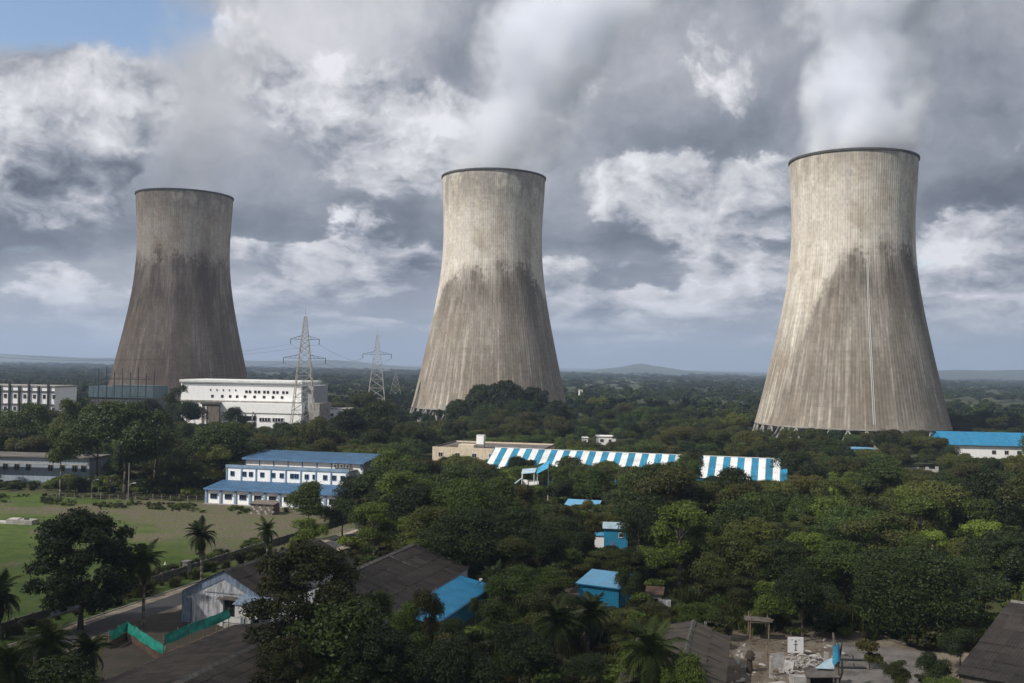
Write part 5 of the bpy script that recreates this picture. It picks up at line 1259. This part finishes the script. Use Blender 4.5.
# palms ------------------------------------------------------------
def frond_mesh(seed, L, droop):
    rng = np.random.default_rng(seed); m = MB(); n = 16; P = []
    for i in range(n + 1):
        f = i / n; P.append(Vector((L * (f - .18 * droop * f * f), 0, L * (.42 * f - (.55 + .35 * droop) * f * f))))
    for i in range(n): m.tube(P[i], P[i + 1], .035 * (1.1 - i / n), .035 * (1.1 - (i + 1) / n), 4, cap=False)
    for i in range(1, n + 1):
        for s in (-1, 1):
            for q in (0, .5):
                p = P[i - 1].lerp(P[i], q); l = L * .30 * math.sin(math.pi * min(.98, .12 + .86 * (i + q) / n)) ** .7 * rng.uniform(.85, 1.1)
                e = p + Vector((l * .45, s * l * .75, -l * rng.uniform(.25, .6))); w = Vector((.055, 0, .01)); mid = p.lerp(e, .5) + Vector((0, 0, l * .08))
                m.quad(p - w, p + w, mid + w * .9, mid - w * .9); m.quad(mid - w * .9, mid + w * .9, e + w * .2, e - w * .2)
    return m.mesh('frond', 'leaf_palm')
FR = [frond_mesh(k, 3.6, k * .35) for k in range(4)]
def palm(px, depth, top_py, label, spread=1., nf=36, curve=.4, trunk=True):
    p = AT(px, depth); top = ZAT(px, top_py, depth); h = max(top - 1.6 * spread, .5); t = thing('palm_tree', label, 'palm', p, random.uniform(0, 6), 'palms')
    if trunk:
        m = MB(); k = 8; m.path([(curve * (i / k) ** 2, 0, h * i / k - .1) for i in range(k + 1)], [.24 - .09 * i / k for i in range(k + 1)], 8); m.build('trunk', 'bark_pale', t, smooth=True)
    for i in range(nf):
        el = [60, 28, -2, -32, -58][i % 5] + random.uniform(-10, 10); M = Matrix.Translation((curve, 0, h)) @ Matrix.Rotation(i * 2.399, 4, 'Z') @ Matrix.Rotation(-R(el), 4, 'Y') @ Matrix.Scale(spread * random.uniform(.8, 1.1), 4)
        inst('frond', FR[(i * 3) % 4] if i % 5 < 2 else FR[3], t, M)
    PLACED.append((p.x, p.y, 3.)); return t
palm(207, 163, 526, 'slim palm standing in the verge beside the boundary wall', .95)
palm(150, 136, 549, 'palm with hanging fronds on the near side of the road', .95)
palm(8, 128, 584, 'dark bushy palm cut off at the edge beyond the road end', 1.1, 42)
palm(272, 178, 524, 'small palm behind the workshop roof near the boundary wall', .8)
palm(60, 101, 630, 'spreading palm nearest the camera beside the brown netted yard', .95, 42)
palm(92, 104, 640, 'second spreading palm close to the corner of the wide dark shed', .8, 42)
palm(14, 103, 652, 'low pale palm in the bottom corner of the picture', 1.0, 42)
palm(592, 122, 602, 'dark spiky palm in the scrub below the blue metal shed', .95, 42)
palm(560, 119, 608, 'greyish palm among the scrub left of the dark spiky palm', 1.1, 42)
palm(655, 104, 632, 'drooping palm in front of the sagging shed', 1.2, 42)
palm(500, 150, 572, 'feathery palm beside the far end of the bright blue lean-to', .9, 42)

# the wood: nearer trees one by one ----------------------------------
LIM = [(0, 25, 417, 420), (25, 56, 406, 420), (56, 95, 398, 480), (95, 156, 404, 480), (183, 325, 426, 480), (325, 352, 421, 480), (205, 345, 506, 264), (345, 372, 480, 264),
       (0, 48, 480, 290), (78, 98, 476, 290), (434, 488, 462, 345), (487, 600, 463, 302), (600, 668, 466, 302), (668, 704, 452, 302), (704, 792, 480, 296), (410, 457, 424, 620), (753, 951, 434, 514), (594, 619, 446, 462), (583, 590, 445, 455),
       (935, 958, 442, 428), (958, 1030, 462, 428), (575, 631, 607, 147), (596, 628, 548, 194), (514, 550, 484, 258), (846, 876, 455, 425), (902, 942, 473, 362), (405, 488, 624, 128), (735, 775, 640, 132), (655, 725, 655, 103), (860, 1040, 674, 130), (425, 492, 622, 138), (598, 640, 652, 119), (566, 602, 503, 232), (640, 680, 602, 150)]
def hmax(x, y, r):
    px = 512 + 1000 * x / y; pr = r * 1000 / y; h = 40.
    for a, b, yl, d in LIM:
        if y < d and px + pr * .75 > a and px - pr * .75 < b: h = min(h, CAM_H - (yl - hrow(px)) * y / 1000)
    return h
def pip(x, y, poly):
    c = False; n = len(poly)
    for i in range(n):
        x1, y1 = poly[i]; x2, y2 = poly[i - 1]
        if (y1 > y) != (y2 > y) and x < (x2 - x1) * (y - y1) / (y2 - y1) + x1: c = not c
    return c
FIELD = [tuple(p)[:2] for p in (RD(-90, -6), RD(92, -6), RD(92, 22), G(262, 512), G(205, 501), G(130, 495), G(0, 490), G(-120, 488), G(-190, 620))]
YARD = [tuple(p)[:2] for p in (G(720, 640), G(738, 632), G(835, 640), G(905, 655), G(930, 800), G(700, 800))]
ROADP = [tuple(p)[:2] for p in (RD(-90, -6), RD(92, -6), RD(92, 9), RD(-90, 9))]
def free(x, y, mar):
    if in_foot(x, y, mar): return False
    if pip(x, y, FIELD) or pip(x, y, YARD) or pip(x, y, ROADP): return False
    return True
LANDMARKS = [((579, 605), 'the blue metal shed'), ((612, 555), 'the painted hut'), ((460, 600), 'the bright blue lean-to'), ((400, 545), 'the long dark shed'), ((700, 625), 'the sagging shed'), ((756, 641), 'the timber frame'),
             ((795, 655), 'the white board'), ((836, 680), 'the draped stump'), ((925, 640), 'the big round topped tree'), ((1000, 640), 'the shaded side hall'), ((530, 502), 'the pale canopy'),
             ((740, 498), 'the striped shed'), ((585, 515), 'the faded low shed'), ((440, 478), 'the cream building'), ((355, 512), 'the office block'), ((915, 470), 'the broken white wall'),
             ((980, 470), 'the blue roofed hall')]
LM = [(G(*p), s) for p, s in LANDMARKS]
ORD = 'nearest second third fourth fifth sixth seventh eighth ninth tenth eleventh twelfth thirteenth fourteenth fifteenth sixteenth seventeenth eighteenth nineteenth twentieth'.split()
rs = np.random.default_rng(5); near = []
def try_tree(x, y, sp):
    for a, b, r in PLACED:
        if (a - x) ** 2 + (b - y) ** 2 < (max(r * .80, 2.5) + sp * .42) ** 2: return False
    for q in near:
        if (q[0] - x) ** 2 + (q[1] - y) ** 2 < ((q[2] + sp) * .5) ** 2: return False
    return True
KIND_T = ['round_a', 'round_b', 'round_c', 'wide_a', 'tall_a', 'tall_b', 'light_a', 'airy_a', 'brown_a', 'round_b', 'round_a', 'feather_a', 'feather_b', 'feather_a']
LOOK = {'round_a': 'dark round crowned tree', 'round_b': 'mid green round tree', 'round_c': 'olive round tree', 'wide_a': 'wide low crowned tree', 'tall_a': 'dark tall tree', 'tall_b': 'olive vase shaped tree', 'light_a': 'light green bushy tree', 'airy_a': 'thin airy tree', 'brown_a': 'brownish tree', 'feather_a': 'feathery light green tree', 'feather_b': 'flat tiered feathery olive tree'}
for _ in range(26000):
    if len(near) >= 245: break
    D = math.sqrt(rs.uniform(104 ** 2, 275 ** 2)); px = rs.uniform(-20, 1060)
    if px < 375 and D < 215: continue
    if px < 375 and D < 120: continue
    x = (px - 512) / 1000 * D; y = D
    cl = mnoise.noise((x * .03, y * .03, 4.)); H = 10.8 + 3.4 * cl + rs.normal() * 2.3 + (4.5 if rs.random() < .08 else 0.)
    k = KIND_T[int(rs.integers(len(KIND_T)))]; H *= 1.15 if k[:4] == 'tall' else .85 if k == 'light_a' else 1.
    if px > 560 and D < 150: H *= .62 if px < 700 else .9
    if 480 < px < 640 and D < 200: H *= .62
    r = TREE[k][3] * H / TREE[k][2]; H = min(H, hmax(x, y, r))
    if H < 3.6: continue
    r = TREE[k][3] * H / TREE[k][2]; wide = 1. if H > 7 else 1.25; r *= wide
    if not free(x, y, r * .55) or not try_tree(x, y, r * 1.45): continue
    near.append((x, y, r * 1.45, k, H, wide))
used = {}
for i, (x, y, sp, k, H, wide) in sorted(enumerate(near), key=lambda q: 0):
    p = Vector((x, y, 0)); d = [(l - p).length for l, s in LM]; j = int(np.argmin(d)); l, s = LM[j]
    side = 'behind' if y > l.y + abs(x - l.x) else 'in front of' if y < l.y - abs(x - l.x) else 'left of' if x < l.x else 'right of'
    used.setdefault((j, side, k), []).append((d[j], i))
LAB = {}
for (j, side, k), L in used.items():
    for n, (dd, i) in enumerate(sorted(L)):
        LAB[i] = f"{LOOK[k]}, {ORD[min(n, 19)]}{'' if n == 0 else ' nearest'} {side} {LM[j][1]}"
for i, (x, y, sp, k, H, wide) in enumerate(near):
    place_tree(k, x, y, H, rs.uniform(0, 6.28), wide * rs.uniform(.92, 1.12), LAB[i], 'trees of the wood')

# everything farther: woodland as one mass, undergrowth, far forest ----------
def scatter(name, mat_src, pts, label, mat=None):
    """pts: list of (x, y, rz, s, sw, idx); instances of real tree meshes at real places, one object"""
    me = bpy.data.meshes.new(name); me.from_pydata([(p[0], p[1], p[6] if len(p) > 6 else 0) for p in pts], [], [])
    for nm, col in (('rz', 2), ('sc', 3), ('sw', 4)):
        a = me.attributes.new(nm, 'FLOAT', 'POINT'); a.data.foreach_set('value', [float(p[col]) for p in pts])
    a = me.attributes.new('pick', 'INT', 'POINT'); a.data.foreach_set('value', [int(p[5]) for p in pts])
    o = bpy.data.objects.new(name, me); COL.objects.link(o); tag(o, label, kind='stuff')
    ng = bpy.data.node_groups.new(name, 'GeometryNodeTree'); ng.interface.new_socket('Geometry', in_out='INPUT', socket_type='NodeSocketGeometry'); ng.interface.new_socket('Geometry', in_out='OUTPUT', socket_type='NodeSocketGeometry')
    N = ng.nodes; Lk = ng.links; gi = N.new('NodeGroupInput'); go = N.new('NodeGroupOutput'); ip = N.new('GeometryNodeInstanceOnPoints'); jn = N.new('GeometryNodeJoinGeometry')
    for ob in mat_src:
        oi = N.new('GeometryNodeObjectInfo'); oi.inputs['Object'].default_value = ob; oi.inputs['As Instance'].default_value = True; Lk.new(oi.outputs['Geometry'], jn.inputs[0])
    def at(nm, ty='FLOAT'):
        a = N.new('GeometryNodeInputNamedAttribute'); a.data_type = ty; a.inputs['Name'].default_value = nm; return a.outputs[0]
    cr = N.new('ShaderNodeCombineXYZ'); Lk.new(at('rz'), cr.inputs[2]); cs = N.new('ShaderNodeCombineXYZ'); w = at('sw'); Lk.new(w, cs.inputs[0]); Lk.new(w, cs.inputs[1]); Lk.new(at('sc'), cs.inputs[2])
    Lk.new(gi.outputs[0], ip.inputs['Points']); Lk.new(jn.outputs[0], ip.inputs['Instance']); ip.inputs['Pick Instance'].default_value = True; Lk.new(at('pick', 'INT'), ip.inputs['Instance Index'])
    Lk.new(cr.outputs[0], ip.inputs['Rotation']); Lk.new(cs.outputs[0], ip.inputs['Scale']); Lk.new(ip.outputs[0], go.inputs[0])
    md = o.modifiers.new('scatter', 'NODES'); md.node_group = ng; return o
def crown_of(t): return [c for c in t.children if c.name.startswith('crown')][0]
src_far = []
for k, px, D, ty, lab in (('far_a', 668, 420, 428, 'plain dark tree in the wood just past the reddish brown tree by the stripes'), ('far_b', 735, 400, 432, 'flat crowned tree behind the unbroken end of the striped roof'), ('far_c', 692, 440, 420, 'narrow dark tree before the lit edge of the tower with the arched stain')):
    src_far.append(crown_of(hero(k, px, D, ty, lab)))
src_mid = []
for k, px, D, ty, lab in (('round_a', 800, 286, 452, 'dark tree at the end wall of the striped shed'), ('round_b', 880, 290, 452, 'green tree in front of the broken white wall'), ('round_c', 1000, 292, 462, 'olive tree before the white wall of the blue roofed hall'), ('wide_a', 840, 300, 455, 'wide crowned tree between the striped shed and the broken white wall'), ('tall_a', 826, 330, 446, 'dark tall tree near the grey blue roofed hut'), ('brown_a', 900, 330, 448, 'brownish tree near the grey blue roofed hut'), ('tall_b', 762, 345, 440, 'pale olive tree behind the end of the striped shed')):
    src_mid.append(crown_of(hero(k, px, D, ty, lab)))
MIDK = ['round_a', 'round_b', 'round_c', 'wide_a', 'tall_a', 'brown_a', 'tall_b']
pts = []; cellg = {}
def ok_cell(x, y, sp, store):
    cs = 8.; ci, cj = int(x // cs), int(y // cs)
    for a in range(-2, 3):
        for b in range(-2, 3):
            for q in store.get((ci + a, cj + b), ()):
                if (q[0] - x) ** 2 + (q[1] - y) ** 2 < sp * sp: return False
    store.setdefault((ci, cj), []).append((x, y)); return True
for x, y, sp, *_ in near: cellg.setdefault((int(x // 8), int(y // 8)), []).append((x, y))
for x, y, r in PLACED: cellg.setdefault((int(x // 8), int(y // 8)), []).append((x, y))
for _ in range(16000):
    D = math.sqrt(rs.uniform(205 ** 2, 620 ** 2)); px = rs.uniform(-60, 1090); x = (px - 512) / 1000 * D; y = D
    if D < 272 and px > 375 and len(near) < 240: pass
    cl = mnoise.noise((x * .02, y * .02, 9.)); H = 9.5 + 3.5 * cl + rs.normal() * 1.8; k = int(rs.integers(7)); r = TREE[MIDK[k]][3] * H / TREE[MIDK[k]][2]
    H = min(H, hmax(x, y, r))
    if H < 2.6 or not free(x, y, 2.): continue
    if not ok_cell(x, y, 6.0 if D < 400 else 7.0, cellg): continue
    s = H / TREE[MIDK[k]][2]; pts.append((x, y, rs.uniform(0, 6.28), s, s * (1.05 if H > 6 else 1.5), k))
# join order of instances is by link: same order for all
scatter('woodland', src_mid, pts, 'dense mixed green wood spreading round the sheds up to the cooling towers')
pts = []
for _ in range(9000):
    D = 560 * math.exp(rs.uniform(0, 1) ** .8 * math.log(5200 / 560)); px = rs.uniform(-80, 1110); x = (px - 512) / 1000 * D; y = D
    dens = mnoise.noise((x * .0024, y * .006, 2.)) + .5 * mnoise.noise((x * .009, y * .02, 6.))
    if dens < .0 and D > 800: continue
    if in_foot(x, y, 6): continue
    k = int(rs.integers(3)); H = rs.uniform(8, 13) * (1. if D < 1500 else 1.1); s = H / TREE[('far_a', 'far_b', 'far_c')[k]][2]; w = s * (1.2 if D < 900 else 1.2 + 2.6 * min(1, (D - 900) / 2500))
    if px > 330 and px < 1024 and D < 700 and hmax(x, y, 5) < H: continue
    pts.append((x, y, rs.uniform(0, 6.28), s, w, k))
scatter('far_forest', src_far, pts, 'far dark forest stretching over the plain to the hills')
src_b = []
for k, px, py, lab in (('bush_a', 640, 612, 'green bush beside the ruined hut'), ('bush_b', 548, 585, 'light green bush near the bare earth of the blue shed'), ('bush_c', 728, 640, 'reddish bush by the corner of the sandy yard'), ('reed_a', 556, 620, 'tall clump of olive grass among the scrub'), ('reed_b', 536, 604, 'tall clump of dark grass in the scrub behind an olive clump')):
    p = G(px, py); t = place_tree(k, p.x, p.y, 3., .5, 1., lab, 'named bushes', 'bush', 'bush'); src_b.append(crown_of(t))
pts = []; cb = {}
for _ in range(14000):
    D = math.sqrt(rs.uniform(96 ** 2, 300 ** 2)); px = rs.uniform(-40, 1064); x = (px - 512) / 1000 * D; y = D
    if px < 350 and D < 195:
        if not pip(x, y, [tuple(p)[:2] for p in (RD(-70, -5.2), RD(90, -5.2), RD(90, -1.2), RD(-70, -1.2))]): continue
        if in_foot(x, y, .2): continue
        if not ok_cell(x, y, 1.0, cb): continue
        s = rs.uniform(.25, .75); pts.append((x, y, rs.uniform(0, 6.28), s, s * 1.2, int(rs.integers(3)))); continue
    if not free(x, y, 1.0): continue
    if pip(x, y, FIELD) or in_foot(x, y, .8): continue
    if not ok_cell(x, y, 2.3, cb): continue
    H = min(rs.uniform(1.2, 3.6), hmax(x, y, 2))
    if H < .6: continue
    pts.append((x, y, rs.uniform(0, 6.28), H / 3., max(H / 3. * rs.uniform(.9, 1.4), .5), int(rs.integers(5))))
scatter('undergrowth', src_b, pts, 'dense green undergrowth of bushes and weeds between the trees')
pts = []
for _ in range(5000):
    px = rs.uniform(-20, 270); D = math.sqrt(rs.uniform(150 ** 2, 264 ** 2)); x = (px - 512) / 1000 * D; y = D
    if not pip(x, y, FIELD) or in_foot(x, y, .3): continue
    q = (Vector((x, y, 0)) - fw).dot(BV)
    if y < 249 - .25 * (px / 270) * 60 and not -5.5 < q < -1.2: continue
    if mnoise.noise((x * .12, y * .12, 3.)) < -.05: continue
    s = rs.uniform(.12, .40) if q > -8 else rs.uniform(.08, .26); pts.append((x, y, rs.uniform(0, 6.28), s, s * 1.5, int(rs.integers(5))))
scatter('weeds', src_b, pts, 'rough weeds along the wall and the far edge of the grass field')

# ------------------------------------------------------------------ two real clouds behind and beside the camera: their shade lies on the near sheds and on the dark tower
CM = bpy.data.materials.new('cloud'); CM.use_nodes = True; t = NT(CM.node_tree); t.n.remove(t.n['Principled BSDF']); pv = t.new('ShaderNodeVolumePrincipled')
pv.inputs['Color'].default_value = (.99, .99, 1., 1); pv.inputs['Density'].default_value = .0055; t.l.new(pv.outputs[0], t.n['Material Output'].inputs['Volume']); MATS['cloud'] = CM
def cloud(target, alt, rx, ry, th, label, seed):
    c = Vector(target) + SUND * ((alt - target[2]) / SUND.z); m = MB(); nu, nv = 36, 14
    for j in range(nv + 1):
        ph = -math.pi / 2 + math.pi * j / nv
        for i in range(nu):
            w = 2 * math.pi * i / nu; d = Vector((math.cos(w) * math.cos(ph), math.sin(w) * math.cos(ph), math.sin(ph)))
            k = 1 + .30 * mnoise.noise(d * 1.7 + Vector((seed, 0, 0))) + .16 * mnoise.noise(d * 4. + Vector((0, seed, 0)))
            m.v.append((c.x + d.x * rx * k, c.y + d.y * ry * k, c.z + d.z * th * k * (.45 if d.z < 0 else 1.)))
    for j in range(nv):
        for i in range(nu): a = j * nu + i; b = j * nu + (i + 1) % nu; m.f.append((a, b, b + nu, a + nu))
    tag(m.build('cloud', 'cloud', smooth=True), label, kind='stuff')
cloud((-72, 96, 0), 900, 122, 92, 90, 'low cloud passing over the near sheds', 1.)
cloud((-250, 720, 60), 950, 190, 150, 90, 'low cloud passing over the dark tower', 5.)

# ------------------------------------------------------------------ air
hz = MB().box(-14500, 14500, -2000, 14800, -1.0, 300)
HM = bpy.data.materials.new('haze'); HM.use_nodes = True; t = NT(HM.node_tree); t.n.remove(t.n['Principled BSDF']); pv = t.new('ShaderNodeVolumePrincipled')
pv.inputs['Color'].default_value = (.60, .74, 1., 1); pv.inputs['Density'].default_value = 1.25e-4; pv.inputs['Anisotropy'].default_value = .2
t.l.new(pv.outputs[0], t.n['Material Output'].inputs['Volume']); MATS['haze'] = HM
tag(hz.build('haze', 'haze'), 'thin blue haze over the plain', kind='stuff')
